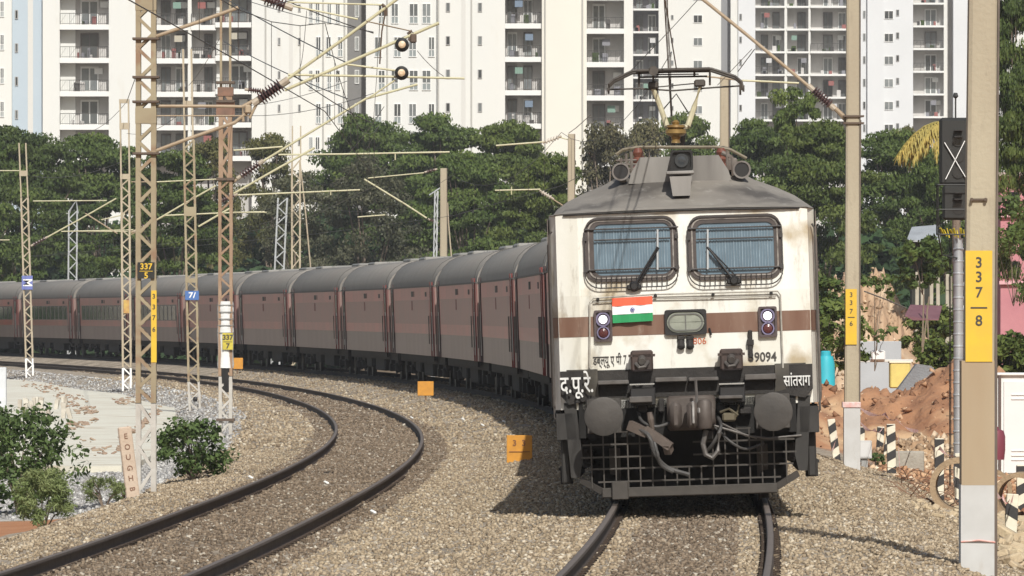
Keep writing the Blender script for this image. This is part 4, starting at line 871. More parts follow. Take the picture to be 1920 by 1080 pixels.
# mast D, E
DD_ = 297.0; rD = W(237, 721, DD_); mD = empty('lattice_mast', rD); tag(mD, 'thin pale lattice mast just left of the tallest near mast', 'mast', 'lattice masts of the overhead line'); ld = local(rD)
lattice(mD, 'lattice_frame', ld(238, 690), ld(235, 335), .37, .3, .07, m_pale, 26)
lattice(mD, 'upper_frame', ld(235, 336), ld(233, 190), .37, .3, .05, m_pale, 5, plates=((0, .2), (1.9, 2.15), (2.9, 3.05)), open_from=0)
lattice(mD, 'mast_foot', ld(238, 733), ld(238, 689), .37, .3, .07, m_signw, 3)
rod([ld(310, 404), ld(400, 400), ld(496, 397)], .028, m_tube, mD, 'registration_tube'); rod([ld(294, 412), ld(350, 379), ld(405, 348)], .032, m_tube, mD); rod([ld(294, 341), ld(406, 336)], .024, m_tube, mD, 'stay_rod')
rod([ld(246, 436), ld(262, 428), ld(294, 412)], .04, m_dtube, mD, 'hinge'); insulator(ld(255, 432), ld(290, 414), .09, 6, mD); rod([ld(246, 341), ld(294, 341)], .02, m_dtube, mD, 'stay_rod'); rod([ld(246, 440), ld(310, 404)], .02, m_dtube, mD, 'stay_rod')
b = MB(); b.box(ld(237, 575, -.2), (.22, .01, .5)); b.build('number_patch', mat('patch_rust', (.4, .2, .08), .7, c2=(.6, .45, .1), scale=6, amt=.7), mD)
DE = 357.0; rE = W(54, 699, DE); mE = empty('lattice_mast', rE); tag(mE, 'far left thin pale lattice mast carrying a blue and white sign', 'mast', 'lattice masts of the overhead line'); le = local(rE)
lattice(mE, 'lattice_frame', le(55, 672), le(46, 370), .38, .3, .07, m_pale, 24)
lattice(mE, 'upper_frame', le(46, 371), le(42, 268), .36, .3, .05, m_pale, 5, plates=((1.0, 1.25),), open_from=0)
lattice(mE, 'mast_foot', le(56, 710), le(55, 671), .38, .3, .07, m_signw, 3)
b = MB(); b.box(le(51, 530, -.2), (.50, .02, .64), ch=.004); pl = b.build('blue_sign', mat('sign_violet', (.14, .17, .42), .5), mE); text('M', .60, m_signw, 'lettering', pl, le(51, 530, -.215), rot=(R(90), R(90), 0), bold=.006, sx=.8)
rod([le(62, 377), le(200, 376)], .026, m_tube, mE, 'stay_rod'); rod([le(88, 445), le(150, 411), le(218, 372)], .035, m_tube, mE); insulator(le(62, 459), le(86, 446), .10, 5, mE); rod([le(115, 434), le(250, 431)], .028, m_tube, mE, 'registration_tube'); rod([le(160, 400), le(220, 438)], .03, m_dtube, mE, 'steady_arm'); rod([le(190, 412), le(235, 402)], .025, m_tube, mE, 'steady_arm')
# off-frame neighbour of E reaching into the picture
DE2 = 417.0; xE = float(XL(DE2)) - 3.6; rE2 = Vector((xE, DE2, -.6)); mE2 = empty('lattice_mast', rE2); tag(mE2, 'lattice mast beyond the left edge whose two tubes enter the picture at the left edge', 'mast', 'lattice masts of the overhead line'); le2 = local(rE2)
lattice(mE2, 'lattice_frame', (0, 0, 0), (0, 0, 9), .38, .3, .07, m_pale, 22); rod([Vector((.1, 0, le2(0, 320).z)), le2(36, 320)], .03, m_tube, mE2, 'registration_tube'); rod([Vector((.1, 0, le2(0, 450).z)), le2(18, 450)], .03, m_tube, mE2, 'steady_arm')
# masts beyond the train
def far_lattice(px0, px1, ybase, ytop, D, wpx, m, label, bays, zb=-.6):
    r0 = W(px0, ybase, D); r0.z = zb; e = empty('lattice_mast', r0); tag(e, label, 'mast', 'lattice masts of the overhead line'); lf = local(r0)
    slope = (W(px1, ytop, D).x - W(px0, ybase, D).x) / (W(px1, ytop, D).z - W(px0, ybase, D).z)
    t = W(px1, ytop, D) - r0; lattice(e, 'lattice_frame', (t.x - slope * t.z, 0, 0), t, wpx * D / F, .35, .075, m, bays); return e, lf
e, lf = far_lattice(555, 555, 500, 300, 350, 18, m_pale, 'yellowish lattice mast beyond the train with a long stay on its right', 22)
lattice(e, 'upper_frame', lf(556, 300), lf(556, 236), .42, .35, .05, m_pale, 4, open_from=0); rod([lf(562, 300), lf(573, 400), lf(584, 520)], .035, m_pale, e, 'stay_rod')
e, lf = far_lattice(524, 530, 500, 371, 375, 20, m_galv, 'grey galvanised lattice mast beyond the train, left of the yellowish one', 20)
e, lf = far_lattice(136, 137, 520, 395, 440, 18, m_galv, 'pale blue grey lattice mast beyond the train, near the left edge', 18)
b = MB(); b.tube([lf(130, 400), lf(130, 396), lf(143, 376), lf(146, 400)], .06, 6); b.build('mast_cap', m_galv, e); rod([lf(115, 434), lf(240, 434)], .03, m_tube, e, 'registration_tube')

# ------------------------------------------------------------------ concrete poles on the right
def pole(px, pxt, D, w_, zb, zt, label, dark=None, taper=.86):
    r0 = Vector(((px - 960) * D / F, D, zb)); e = empty('concrete_pole', r0); tag(e, label, 'pole', 'concrete poles of the overhead line')
    xt = (pxt - px) * D / F * (zt - zb) / 6; b = MB(); q = .035
    def ring_(x, z, w2): h = w2 / 2; return [(x - h, -h, z), (x - h + q, -h - .02, z), (x + h - q, -h - .02, z), (x + h, -h, z), (x + h, h, z), (x - h, h, z)]
    b.loft([ring_(xt * k, (zt - zb) * k, w_ * (1 - (1 - taper) * k)) for k in (0, .25, .5, .75, 1)]); p = b.build('shaft', m_conc, e)
    b = MB(); b.loft([[(xt * k + sg * w_ * (1 - (1 - taper) * k) * .5 + d * .02, y, (zt - zb) * k) for d, y in ((-.8, -w_ / 2 - .024), (.5, -w_ / 2 - .024), (.5, w_ / 2), (-.8, w_ / 2))] for k in (0, .5, 1)] if False else [[(xt * k + w_ * (1 - (1 - taper) * k) * .5 + d * .012, y, (zt - zb) * k) for d, y in ((-1, -w_ / 2 - .024), (.6, -w_ / 2 - .024), (.6, w_ / 2), (-1, w_ / 2))] for k in (0, .5, 1)]); b.build('edge_strip', mat('edge_dark', (.10, .08, .07), .8, c2=(.2, .16, .12), scale=4, amt=.6), p)
    return e, local(r0), w_
e, lp, w_ = pole(1831, 1843, 76, .315, -1.0, 9, 'nearest concrete pole at the right, yellow band reading 337/8 and grey base')
s = F / 76; yf = -w_ / 2 - .026
b = MB(); z0, z1 = lp(0, 1130).z, lp(0, 908).z; b.box((0.0, 0, (z0 + z1) / 2), (.327, .365, z1 - z0)); b.build('painted_foot', m_cbase, e)
def band(py0, py1, pcx, pw, chars, ys, size, D, lp, e, dy, bar_y, sx=1.0):
    a = lp(pcx, (py0 + py1) / 2, dy); b = MB(); b.box(a, (pw * D / F, .006, (py1 - py0) * D / F)); pl = b.build('yellow_band', m_yel, e)
    for c, y in zip(chars, ys): text(c, size, txtb, 'lettering', pl, lp(pcx, y, dy - .006), sx=sx, bold=size * .012)
    b = MB(); b.box(lp(pcx, bar_y, dy - .006), (pw * D / F * .62, .004, .014)); b.build('band_line', txtb, pl)
z0, z1 = lp(0, 909).z, lp(0, 676).z; MB().box((0.004, -.005, (z0 + z1) / 2), (.321, .357, z1 - z0)).build('stained_section', mat('pole_stain', (.33, .245, .155), .85, c2=(.40, .33, .23), scale=1.5, amt=.9, streak=True), e)
band(470, 678, 1835.5, 50, '3378', (493, 520, 549, 602), .145, 76, lp, e, yf - .006, 577, 1.0)
b = MB(); b.tube([lp(1802, 1016, yf), lp(1836, 1013, yf - .02), lp(1866, 1017, yf)], .009, 5); b.build('red_tape', mat('tape_faded', (.55, .22, .18), .7, c2=(.7, .6, .55), scale=12, amt=.7), e)
b = MB(); b.box(lp(1836, 374, yf), (.16, .02, .02)); [b.lathe(lp(x, 374, yf + .01), lp(x, 374, yf - .04), [(0, .018), (1, .016)], 8) for x in (1822, 1848)]; b.build('bolt_plate', m_clamp, e)
b = MB(); b.box((.19, .02, 5), (.022, .12, 9.6)); b.box((.195, -.03, lp(0, 374).z), (.10, .05, .05)); b.build('earthing_strip', mat('strip_rust', (.12, .09, .07), .7), e)
e, lp, w_ = pole(1597, 1599, 135, .27, -.85, 8.1, 'second concrete pole, yellow band reading 337/6, just right of the locomotive')
yf = -w_ / 2 - .026; band(542, 646, 1596, 21, '3376', (553, 568, 584, 607), .115, 135, lp, e, yf - .006, 595)
b = MB(); z0, z1 = lp(0, 885).z, lp(0, 762).z; b.box((0, 0, (z0 + z1) / 2), (.282, .32, z1 - z0)); b.build('painted_foot', m_cbase, e)
b = MB(); b.box(lp(1596, 759, 0), (.32, .36, .10), ch=.01); b.build('tape_wrap', mat('tape_pinkish', (.62, .55, .52), .7, c2=(.6, .25, .22), scale=12, amt=.8), e)
b = MB(); b.box(lp(1600, 218), (.36, .36, .03)); b.box(lp(1600, 231), (.36, .36, .03)); b.build('clamp', m_clamp, e)
rod([lp(1586, 222), lp(1560, 198)], .04, m_dtube, e, 'hinge'); rod([lp(1590, 232), lp(1566, 205)], .025, m_dtube, e, 'hinge')
insulator(lp(1556, 197), lp(1524, 168), .10, 8, e); rod([lp(1520, 165), lp(1488, 138), lp(1400, 65), lp(1312, -6)], .03, m_dtube, e)
rod([lp(1498, 156), lp(1440, 153), lp(1392, 151)], .018, m_tube, e, 'registration_tube'); rod([lp(1392, 151), lp(1340, 145), lp(1318, 143)], .014, m_dtube, e, 'steady_arm'); rod([lp(1415, 92), lp(1383, 135)], .008, m_wire, e, 'stay_rod')
b = MB(); b.tube([lp(1613, 225, 0), lp(1611, 500, 0), lp(1606, 880, 0)], .02, 5); b.build('earthing_strip', mat('strip_rust', (.12, .09, .07), .7), e)
pole(1357, 1358, 195, .26, -.8, 8.15, 'third concrete pole, its top showing behind the raised pantograph')
e, lp, w_ = pole(1070, 1071, 255, .27, -.8, 8.1, 'fourth concrete pole, showing above the left roof edge of the locomotive')
rod([lp(930, 273), lp(1020, 266)], .028, m_tube, e); insulator(lp(1022, 266), lp(1048, 257), .08, 5, e, mat('pale_porcelain', (.5, .45, .38), .3)); rod([lp(1048, 257), lp(1066, 262)], .02, m_tube, e, 'hinge')
rod([lp(928, 357), lp(1013, 355)], .024, m_tube, e, 'registration_tube'); rod([lp(959, 350), lp(959, 365)], .02, m_tube, e, 'drop_bracket'); insulator(lp(1016, 360), lp(1034, 371), .08, 4, e, mat('pale_porcelain', (.5, .45, .38), .3)); rod([lp(1036, 373), lp(1066, 392)], .02, m_dtube, e, 'hinge')
rod([lp(1066, 250), lp(1080, 240), lp(1108, 215)], .012, m_wire, e, 'stay_rod')
e, lp, w_ = pole(832, 832, 315, .32, -.8, 8.1, 'fifth concrete pole, with a narrow lattice post against it, beyond the coaches')
lattice(e, 'lattice_post', (-.45, 0, 0), (-.30, 0, lp(0, 358).z), .16, .16, .05, m_galv, 22); rod([lp(839, 380), lp(841, 420), lp(848, 500)], .03, m_pale, e, 'stay_rod')
rod([lp(683, 336), lp(760, 383), lp(800, 409)], .035, m_tube, e); rod([lp(690, 334), lp(795, 324)], .024, m_tube, e, 'stay_rod'); rod([lp(670, 407), lp(722, 403)], .026, m_tube, e, 'registration_tube'); insulator(lp(806, 412), lp(818, 417), .08, 3, e); insulator(lp(800, 322), lp(816, 318), .08, 3, e); rod([lp(826, 352), lp(805, 366)], .03, m_galv, e, 'hinge')

# ------------------------------------------------------------------ contact and messenger wires
def wires(fx, zl, label, Ms, label2):
    sets = []
    for kind in ('contact', 'messenger'):
        b = MB()
        for i in range(len(Ms) - 1):
            n = 8; pts = []
            for k in range(n + 1):
                D = Ms[i] + (Ms[i + 1] - Ms[i]) * k / n; t = k / n
                st = .16 * (-1) ** i * (1 - 2 * t)
                x = float(fx(Ms[i])) * (1 - t) + float(fx(Ms[i + 1])) * t + st
                z = 5.42 + zl(D) if kind == 'contact' else 6.75 + zl(D) - 3.0 * t * (1 - t)
                pts.append(Vector((x, D, z)))
            b.tube(pts, .0075 if kind == 'contact' else .0065, 5)
            if kind == 'contact': base = pts
        sets.append(b)
    # droppers join both wires
    for i in range(len(Ms) - 1):
        for k in range(1, 8):
            D = Ms[i] + (Ms[i + 1] - Ms[i]) * k / 8; t = k / 8; st = .16 * (-1) ** i * (1 - 2 * t)
            x = float(fx(Ms[i])) * (1 - t) + float(fx(Ms[i + 1])) * t + st
            sets[1].tube([Vector((x, D, 5.42 + zl(D))), Vector((x, D, 6.75 + zl(D) - 3.0 * t * (1 - t)))], .004, 4)
    e = empty('overhead_wires', (0, 0, 0)); tag(e, label, 'overhead wire')
    sets[0].build('contact_wire', m_wire, e); sets[1].build('messenger_wire', m_wire, e)
zA = lambda D: 0.0
wires(XC, zA, 'thin dark wires above the train, touched by the raised pantograph', [15.0, 75.0, 135.0, 195.0, 255.0, 315.0, 375.0, 435.0], '')
wires(XL, lambda D: float(ZL(D)), 'thin dark wires hung over the empty left track', [57.0, 117.0, 178.0, 237.0, 297.0, 357.0, 417.0], '')
def loose_wire(pts, label, r=.008, sag=0.0, m=m_wire):
    P_ = []
    a, b_ = Vector(pts[0]), Vector(pts[-1])
    if len(pts) == 2:
        for k in range(13): t = k / 12; p = a.lerp(b_, t); p.z -= sag * 4 * t * (1 - t); P_.append(p)
    else: P_ = [Vector(p) for p in pts]
    b = MB(); b.tube(P_, r, 5); o = b.build('feeder_wire', m, None); tag(o, label, 'overhead wire'); return o
loose_wire([W(395, -20, 150), W(653, 119, 117)], 'upper of two dark wires slanting down rightward past the wrapped mast top', .010, .05)
loose_wire([W(420, 78, 165), W(651, 185, 125)], 'lower of two dark wires slanting down rightward past the wrapped mast top', .010, .05)
loose_wire([W(539, 2, 120), W(700, 62, 118)], 'short dark wire slanting from the top insulator towards the black ring insulators', .009, .02)
loose_wire([W(687, 40, 116), W(769, 58, 117)], 'short wire ending at the upper black ring insulator', .010, 0, m_dtube)
loose_wire([W(437, 200, 178), W(651, 152, 140)], 'faint upper wire rising right from the wrapped mast', .006, .1)
loose_wire([W(470, 217, 160), W(700, 175, 130)], 'faint lower wire rising right from the wrapped mast', .006, .1)
loose_wire([W(238, 190, 297), W(256, 140, 240)], 'short grey wire rising right from the pale mast by the tallest one', .014, 0)
loose_wire([W(238, 190, 297), W(150, 250, 330)], 'grey wire falling left from the top of the pale mast', .010, .3)
loose_wire([W(782, 95, 117), W(832, 143, 117)], 'thin drooping wire right of the black ring insulators', .005, .03)
loose_wire([W(712, 40, 117), W(700, 230, 178)], 'thin hanging dropper left of the black ring insulators', .006, .1)

for (a, c, lb_, r_, sg_) in (((430, -10, 150), (700, 60, 117), 'thin dark wire crossing above the big brown insulator', .007, .05), ((500, 12, 117), (600, -12, 112), 'short thin wire climbing from the top insulator', .008, 0),
    ((549, 140, 118), (700, 232, 150), 'dark wires crossing down to the right below the big brown insulator', .009, .05), ((560, 128, 130), (575, 20, 125), 'faint loop of wire hanging left of the big brown insulator', .005, .25),
    ((1245, -10, 80), (1268, 128, 94), 'dark wire dropping onto the raised pantograph from above', .008, 0), ((1308, 0, 120), (1165, 150, 130), 'thin wire slanting down leftward behind the pantograph', .006, .02),
    ((1410, 92, 133), (1345, 160, 133), 'thin stay wire slanting beside the bracket tube of the second concrete pole', .006, 0), ((640, 300, 237), (720, 200, 178), 'faint dark dropper right of the far horizontal tubes', .008, .1),
    ((60, 330, 357), (235, 300, 297), 'thin wire linking the two far left masts', .010, .3), ((238, 250, 297), (352, 200, 237), 'thin wire linking the pale mast and the blue signed mast', .009, .3), ((354, 160, 237), (418, 60, 178), 'thin wire from the blue signed mast up to the wrapped mast', .008, .1)):
    loose_wire([W(*a), W(*c)], lb_, r_, sg_)      # wires crossing the upper left of the view
# ------------------------------------------------------------------ right verge
sgn_h = random.Random(11)
m_hw = mat('hazard_white', (.72, .68, .55), .7, c2=(.5, .46, .36), scale=8, amt=.6); m_hb = mat('hazard_black', (.03, .028, .028), .7)
def gz(x, D): return float(ground_z(np.array([x - float(XC(D))]), np.array([D]))[0])
def hazard(px, yb, yt, D, wpx, lean, label, flip=1):
    """square post with slanting black and white stripes"""
    s = F / D; x = (px - 960) / s; zt = HC - (yt - HY) / s; zb = gz(x, D) - .05; w_ = wpx / s; e = empty('striped_post', (x, D, zb)); tag(e, label, 'marker post', 'striped marker posts along the right verge'); h = zt - zb
    e.rotation_euler = (0, R(lean), 0)
    MB().box((0, 0, h / 2), (w_, w_, h), ch=.008).build('post_shaft', m_hw, e)
    b = MB(); st = .155; k = 0; z = .02; n = int(h / st) + 1; q = w_ / 2 + .0025; sl = flip * w_ * .55
    for i in range(n):
        if i % 2: continue
        z0 = i * st; z1 = z0 + st
        c = lambda v: min(max(v, .005), h - .012)
        b.add([(-q, -q, c(z0 - sl / 2)), (q, -q, c(z0 + sl / 2)), (q, -q, c(z1 + sl / 2)), (-q, -q, c(z1 - sl / 2))], [(0, 1, 2, 3)])
        b.add([(-q, -q, c(z0 - sl / 2)), (-q, q, c(z0 + sl / 2)), (-q, q, c(z1 + sl / 2)), (-q, -q, c(z1 - sl / 2))], [(0, 3, 2, 1)])
        b.add([(q, -q, c(z0 + sl / 2)), (q, q, c(z0 - sl / 2)), (q, q, c(z1 - sl / 2)), (q, -q, c(z1 + sl / 2))], [(0, 1, 2, 3)])
    b.build('black_stripe', m_hb, e)
    return e
hazard(1570, 870, 785, 150, 14, -8, 'striped black and white post leaning left of the second concrete pole')
hazard(1615, 875, 800, 152, 10, 1, 'thin striped post half hidden beside the second concrete pole')
hazard(1648, 850, 800, 158, 13, 3, 'leftmost striped post of the cluster of three by the grey block', -1)
hazard(1660, 850, 797, 157, 13, 8, 'middle striped post of the cluster of three by the grey block')
hazard(1672, 893, 795, 140, 16, -1, 'tallest striped post of the cluster of three by the grey block')
hazard(1761, 930, 822, 118, 17, 0, 'striped black and white post standing alone left of the signal mast')
hazard(1798, 960, 850, 116, 16, 0, 'striped post at the foot of the signal mast', -1)
hazard(1894, 1050, 926, 100, 22, 3, 'striped post in front of the pipe rings at the right edge', -1)
hazard(1914, 800 + 160, 872, 118, 16, 0, 'striped post cut by the right edge behind the pipe rings')
# small grey box on a post
D = 146; s = F / D; x = (1622 - 960) / s; e = empty('junction_box', (x, D, gz(x, D))); tag(e, 'small grey junction box on a short post right of the second concrete pole', 'junction box'); zt = HC - (826 - HY) / s - e.location.z
MB().box((0, 0, zt - .17), (.25, .16, .34), ch=.012).build('box_case', mat('box_grey', (.50, .50, .49), .6, c2=(.4, .4, .38), scale=5, amt=.5), e); MB().box((-.01, .02, (zt - .3) / 2), (.12, .10, zt - .3)).build('post', mat('post_grey', (.3, .3, .29), .7), e); MB().box((0, -.084, zt - .17), (.19, .01, .27)).build('box_door', mat('box_door_grey', (.56, .56, .55), .6), e)
# grey concrete block
D = 150; s = F / D; x = (1700 - 960) / s; o = MB().box((0, 0, .15), (.58, .5, .42), rot=(0, 0, .2), ch=.02).build('concrete_block', mat('block_grey', (.36, .34, .29), .9, c2=(.25, .23, .19), scale=5, amt=.7, bump=.4), None); o.location = (x, D, gz(x, D)); tag(o, 'weathered grey concrete block right of the cluster of striped posts', 'block')
# barricade tape strung between posts
tp = mat('tape_white_red', (.66, .58, .54), .7, c2=(.62, .20, .16), scale=14, amt=.9)
def tape(pts, label):
    P_ = [W(*p) for p in pts]; b = MB(); n = 6; vs = []
    for i in range(len(P_) - 1):
        for k in range(n):
            t = k / n; p = P_[i].lerp(P_[i + 1], t); p.z -= .07 * 4 * t * (1 - t); tw = .024 * math.cos(i * 2.1 + k * .8); tz = .024 * math.sin(i * 2.1 + k * .8) + .012; vs += [p + Vector((tw * .3, tw, -abs(tz))), p + Vector((-tw * .3, -tw, abs(tz)))]
    vs += [P_[-1] + Vector((0, 0, -.02)), P_[-1] + Vector((0, 0, .02))]
    b.add(vs, [(2 * i, 2 * i + 2, 2 * i + 3, 2 * i + 1) for i in range(len(vs) // 2 - 1)]); o = b.build('barricade_tape', tp); tag(o, label, 'barricade tape', 'red and white barricade tapes'); return o
tape([(1612, 765, 136), (1660, 776, 150), (1680, 785, 145), (1722, 808, 150)], 'red and white tape sagging from the second concrete pole to the posts')
tape([(1612, 790, 136), (1640, 806, 145), (1655, 802, 158)], 'lower strip of tape between the second concrete pole and the post cluster')
tape([(1684, 815, 141), (1686, 860, 141), (1690, 892, 141)], 'loose end of tape hanging from the tallest clustered post')
tape([(1745, 832, 119), (1762, 840, 117.5), (1800, 852, 116)], 'tape between the lone striped post and the signal mast')
tape([(1802, 850, 115.7), (1799, 885, 115.7), (1801, 915, 115.7)], 'tape end hanging down the striped post by the signal mast')
tape([(1866, 915, 99), (1880, 930, 99.5), (1893, 936, 99.5), (1900, 926, 99.8)], 'bunched tape tied round the striped post at the right edge')
tape([(1560, 845, 149), (1572, 800, 149.7)], 'short strip of tape on the leaning post left of the second pole')
# signal
D = 130; s = F / D; rS = W(1797, 900, D); rS.z = -1.0; e = empty('signal_mast', rS); tag(e, 'ribbed silver signal mast with a black head carrying a white cross', 'railway signal'); ls = local(rS)
b = MB(); prof = []; zb_s, zt_s = 0, ls(0, 447).z; n = 22
pr = [(0, .085)]
for i in range(n): t0 = i / n; pr += [(t0 + .002, .085), (t0 + .0035, .094), (t0 + .008, .094), (t0 + .0095, .082)]
pr += [(1, .082)]
b.lathe((0, 0, 0), (0, 0, zt_s), pr, 14); b.build('signal_post', mat('silver_paint', (.50, .52, .54), .42, .5, c2=(.32, .33, .34), scale=5, amt=.6), e, smooth=True)
hx = ls(1792, 0).x; x0, x1 = ls(1760, 0).x, ls(1826, 0).x; zt1, zb1 = ls(0, 221).z, ls(0, 452 - 8).z; zm = ls(0, 348).z
b = MB(); b.box(((x0 + x1) / 2, -.12, (zt1 + zm) / 2), (x1 - x0, .12, zt1 - zm), ch=.05); hd = b.build('signal_head', m_blk, e)
b = MB(); b.box(((x0 + x1) / 2 + .02, -.12, (zm + ls(0, 414).z) / 2 + .01), (x1 - x0 - .07, .14, zm - ls(0, 414).z), ch=.04); b.build('lower_head', m_blk, e)
b = MB()
for y in (245, 257, 362, 374): b.box(((x0 + x1) / 2 + .02, -.26, ls(0, y).z), (.14, .16, .02)); b.ring(rr(0, 0, .17, .17, .08, 5), rr(0, 0, .15, .15, .07, 5), -.3, -.2) if False else None
for y in (252, 282, 312, 380): z = ls(0, y + 12).z; b.lathe(((x0 + x1) / 2 + .02, -.18, z), ((x0 + x1) / 2 + .02, -.20, z), [(0, .10), (1, .10)], 18)
b.build('lamp_unit', mat('lamp_unit_black', (.03, .03, .03), .25), hd)
a = -.22; 
for p, q in (((1771, 267), (1811, 333)), ((1809, 264), (1773, 336))):
    P_ = ls(*p, a); Q_ = ls(*q, a); MB().bar(P_, Q_, .028, .012).build('white_cross_bar', m_signw, hd)
b = MB()
zr = ls(0, 347).z; zr2 = ls(0, 440).z; xl = ls(1757, 0).x; xr = ls(1822, 0).x
for X_, Y_ in ((xl, -.35), (xl, .1), (xr, -.35), (xr, .1)): b.tube([(X_, Y_, zr), (X_, Y_, zr2)], .012, 5)
for z in (zr, (zr + zr2) / 2, zr2): b.tube([(xl, .1, z), (xl, -.35, z), (xr, -.35, z), (xr, .1, z)], .012, 5)
b.tube([(xl, -.35, zr2), (ls(1766, 0).x, -.1, ls(0, 478).z), (-.02, -.1, ls(0, 484).z)], .014, 5); b.build('cage', m_blk, e)
b = MB()
for i in range(9): b.bar((ls(1762 + i * 6.2, 0).x, -.22 + .03 * (i % 3), ls(0, 428 + (i % 2) * 3).z), (ls(1768 + i * 5.6, 0).x, -.16, ls(0, 440 + (i % 3) * 3).z), .035, .02)
b.build('yellow_fitting', mat('fitting_yellow', (.65, .52, .03), .5, c2=(.05, .04, .02), scale=22, amt=.8), e)
b = MB(); [b.tube([(-.14 + .02 * i, .12, 0), (-.14 + .02 * i, .12, zr2)], .008, 4) for i in range(2)]; [b.bar((-.2, .10, .3 + k * .3), (-.05, .10, .3 + k * .3), .012) for k in range(14)]; b.build('ladder', m_blk, e)
b = MB(); b.tube([(hx + .0, .05, zt1), (hx, .05, zt1 + .35)], .015, 5); b.lathe((hx, .05, zt1 + .33), (hx, .05, zt1 + .42), [(0, .02), (.3, .05), (1, .03)], 10); b.build('finial', m_blk, e)
# relay cabinet
D = 148; s = F / D; rC_ = W(1900, 900, D); rC_.z = -.95; e = empty('relay_cabinet', rC_); tag(e, 'white painted relay cabinet on a concrete plinth at the right edge', 'cabinet'); lq = local(rC_)
x0, x1 = lq(1859, 0).x, lq(1990, 0).x; z1, z0 = lq(0, 702).z, lq(0, 890).z
cw = mat('cabinet_white', (.74, .74, .72), .5, c2=(.58, .58, .55), scale=2, amt=.5, streak=True)
MB().box(((x0 + x1) / 2, .35, (z0 + z1) / 2), (x1 - x0, .7, z1 - z0), ch=.01).build('cabinet_body', cw, e); MB().box(((x0 + x1) / 2, .33, z1 + .005), (x1 - x0 + .06, .80, .05), ch=.01).build('cabinet_roof', cw, e)
xd = lq(1879, 0).x; xg = lq(1875, 0).x
MB().box(((xd + x1) / 2, -.012, (z0 + z1) / 2 - .05), (x1 - xd - .06, .03, z1 - z0 - .16), ch=.006).build('cabinet_door', mat('cabinet_door', (.70, .70, .69), .5, c2=(.6, .6, .58), scale=2, amt=.4), e); MB().box((xg - .005, -.02, (z0 + z1) / 2), (.05, .06, z1 - z0)).build('door_gap', mat('gap_dark', (.10, .07, .06), .7), e)
b = MB()
for y in (740, 748, 845, 854, 862): b.box((lq(1912, 0).x, -.035, lq(0, y).z), (.32, .02, .02))
b.build('louvre', cw, e); b = MB(); b.box(((x0 + xg) / 2, -.004, lq(0, 800).z), (.03, .01, .9)); b.box(((x0 + xg) / 2 + .06, -.004, lq(0, 800).z), (.02, .01, .9)); b.build('hinge_strip', mat('strip_yellowish', (.42, .40, .28), .6), e)
MB().box(((x0 + x1) / 2, .3, z0 / 2 - .1), (x1 - x0 + .25, 1.0, z0 + .19), ch=.02).build('plinth', mat('plinth_grey', (.40, .37, .30), .9, c2=(.28, .25, .2), scale=3, amt=.7, bump=.3), e)
o = MB().lathe((0, 0, 0), (0, 0, .62), [(0, .17), (.3, .19), (.7, .19), (.88, .16), (.93, .07), (1, .06)], 16).build('plastic_drum', mat('drum_maroon', (.18, .04, .06), .5), None, smooth=True); p = W(1866, 800, 146); o.location = (p.x, 146, HC - (862 - HY) / (F / 146)); tag(o, 'maroon plastic drum standing before the white cabinet', 'drum')
MB()
# concrete pipe rings
pc = mat('pipe_concrete', (.34, .25, .155), .9, c2=(.22, .15, .09), scale=4, amt=.7, bump=.4)
def pipe(px, py, rpx, D, yaw, ln, label):
    s = F / D; c = W(px, py, D); ro = rpx / s; ri = ro * .80; e = MB(); n = 30
    ring = lambda r, y: [(r * math.cos(2 * math.pi * k / n), y, r * math.sin(2 * math.pi * k / n)) for k in range(n)]
    vs = ring(ro, 0) + ring(ro, ln) + ring(ri, ln) + ring(ri, 0); fs = []
    for k in range(n):
        j = (k + 1) % n
        for q in range(4): a, b_ = q * n, ((q + 1) % 4) * n; fs.append((a + k, a + j, b_ + j, b_ + k))
    e.add(vs, fs); o = e.build('concrete_pipe', pc, None, smooth=True); o.location = (c.x, c.y, gz(c.x, c.y) + ro - .06); o.rotation_euler = (0, 0, R(yaw)); tag(o, label, 'concrete pipe', 'concrete pipe rings at the right verge'); return o
pipe(1797, 945, 54, 112, -5, .9, 'large tan concrete pipe ring lying open behind the nearest concrete pole')
pipe(1908, 950, 46, 114, -8, .9, 'tan concrete pipe ring at the right edge behind the striped post')
pipe(1858, 930, 40, 119, -3, .6, 'smaller pipe ring standing behind and between the two nearer rings')
# rubble heap of broken blocks
b_r = mat('rubble_tan', (.50, .41, .27), .9, c2=(.34, .24, .15), scale=5, amt=.7, bump=.4)
rb = MB()
for i in range(150):
    D = sgn_h.uniform(84, 112); px = sgn_h.uniform(1875 if D < 98 else 1860, 1960) + (0 if D < 100 else 10); x = (px - 960) * D / F; z = gz(x, D); sz = sgn_h.uniform(.04, .17)
    rb.box((x, D, z + sz * .3), (sz * sgn_h.uniform(.8, 2.0), sz, sz * sgn_h.uniform(.4, .9)), rot=(sgn_h.uniform(-.6, .6), sgn_h.uniform(-.6, .6), sgn_h.uniform(0, 3)), ch=sz * .12)
for i in range(60):
    D = sgn_h.uniform(100, 125); x = (sgn_h.uniform(1715, 1800) - 960) * D / F; z = gz(x, D); sz = sgn_h.uniform(.03, .10)
    rb.box((x, D, z + sz * .3), (sz * sgn_h.uniform(.8, 2.4), sz, sz * .6), rot=(sgn_h.uniform(-.6, .6), sgn_h.uniform(-.6, .6), sgn_h.uniform(0, 3)), ch=sz * .12)
tag(rb.build('rubble', b_r), 'tan broken rubble lying around the foot of the nearest concrete pole', 'rubble', kind='stuff')
tw = MB()
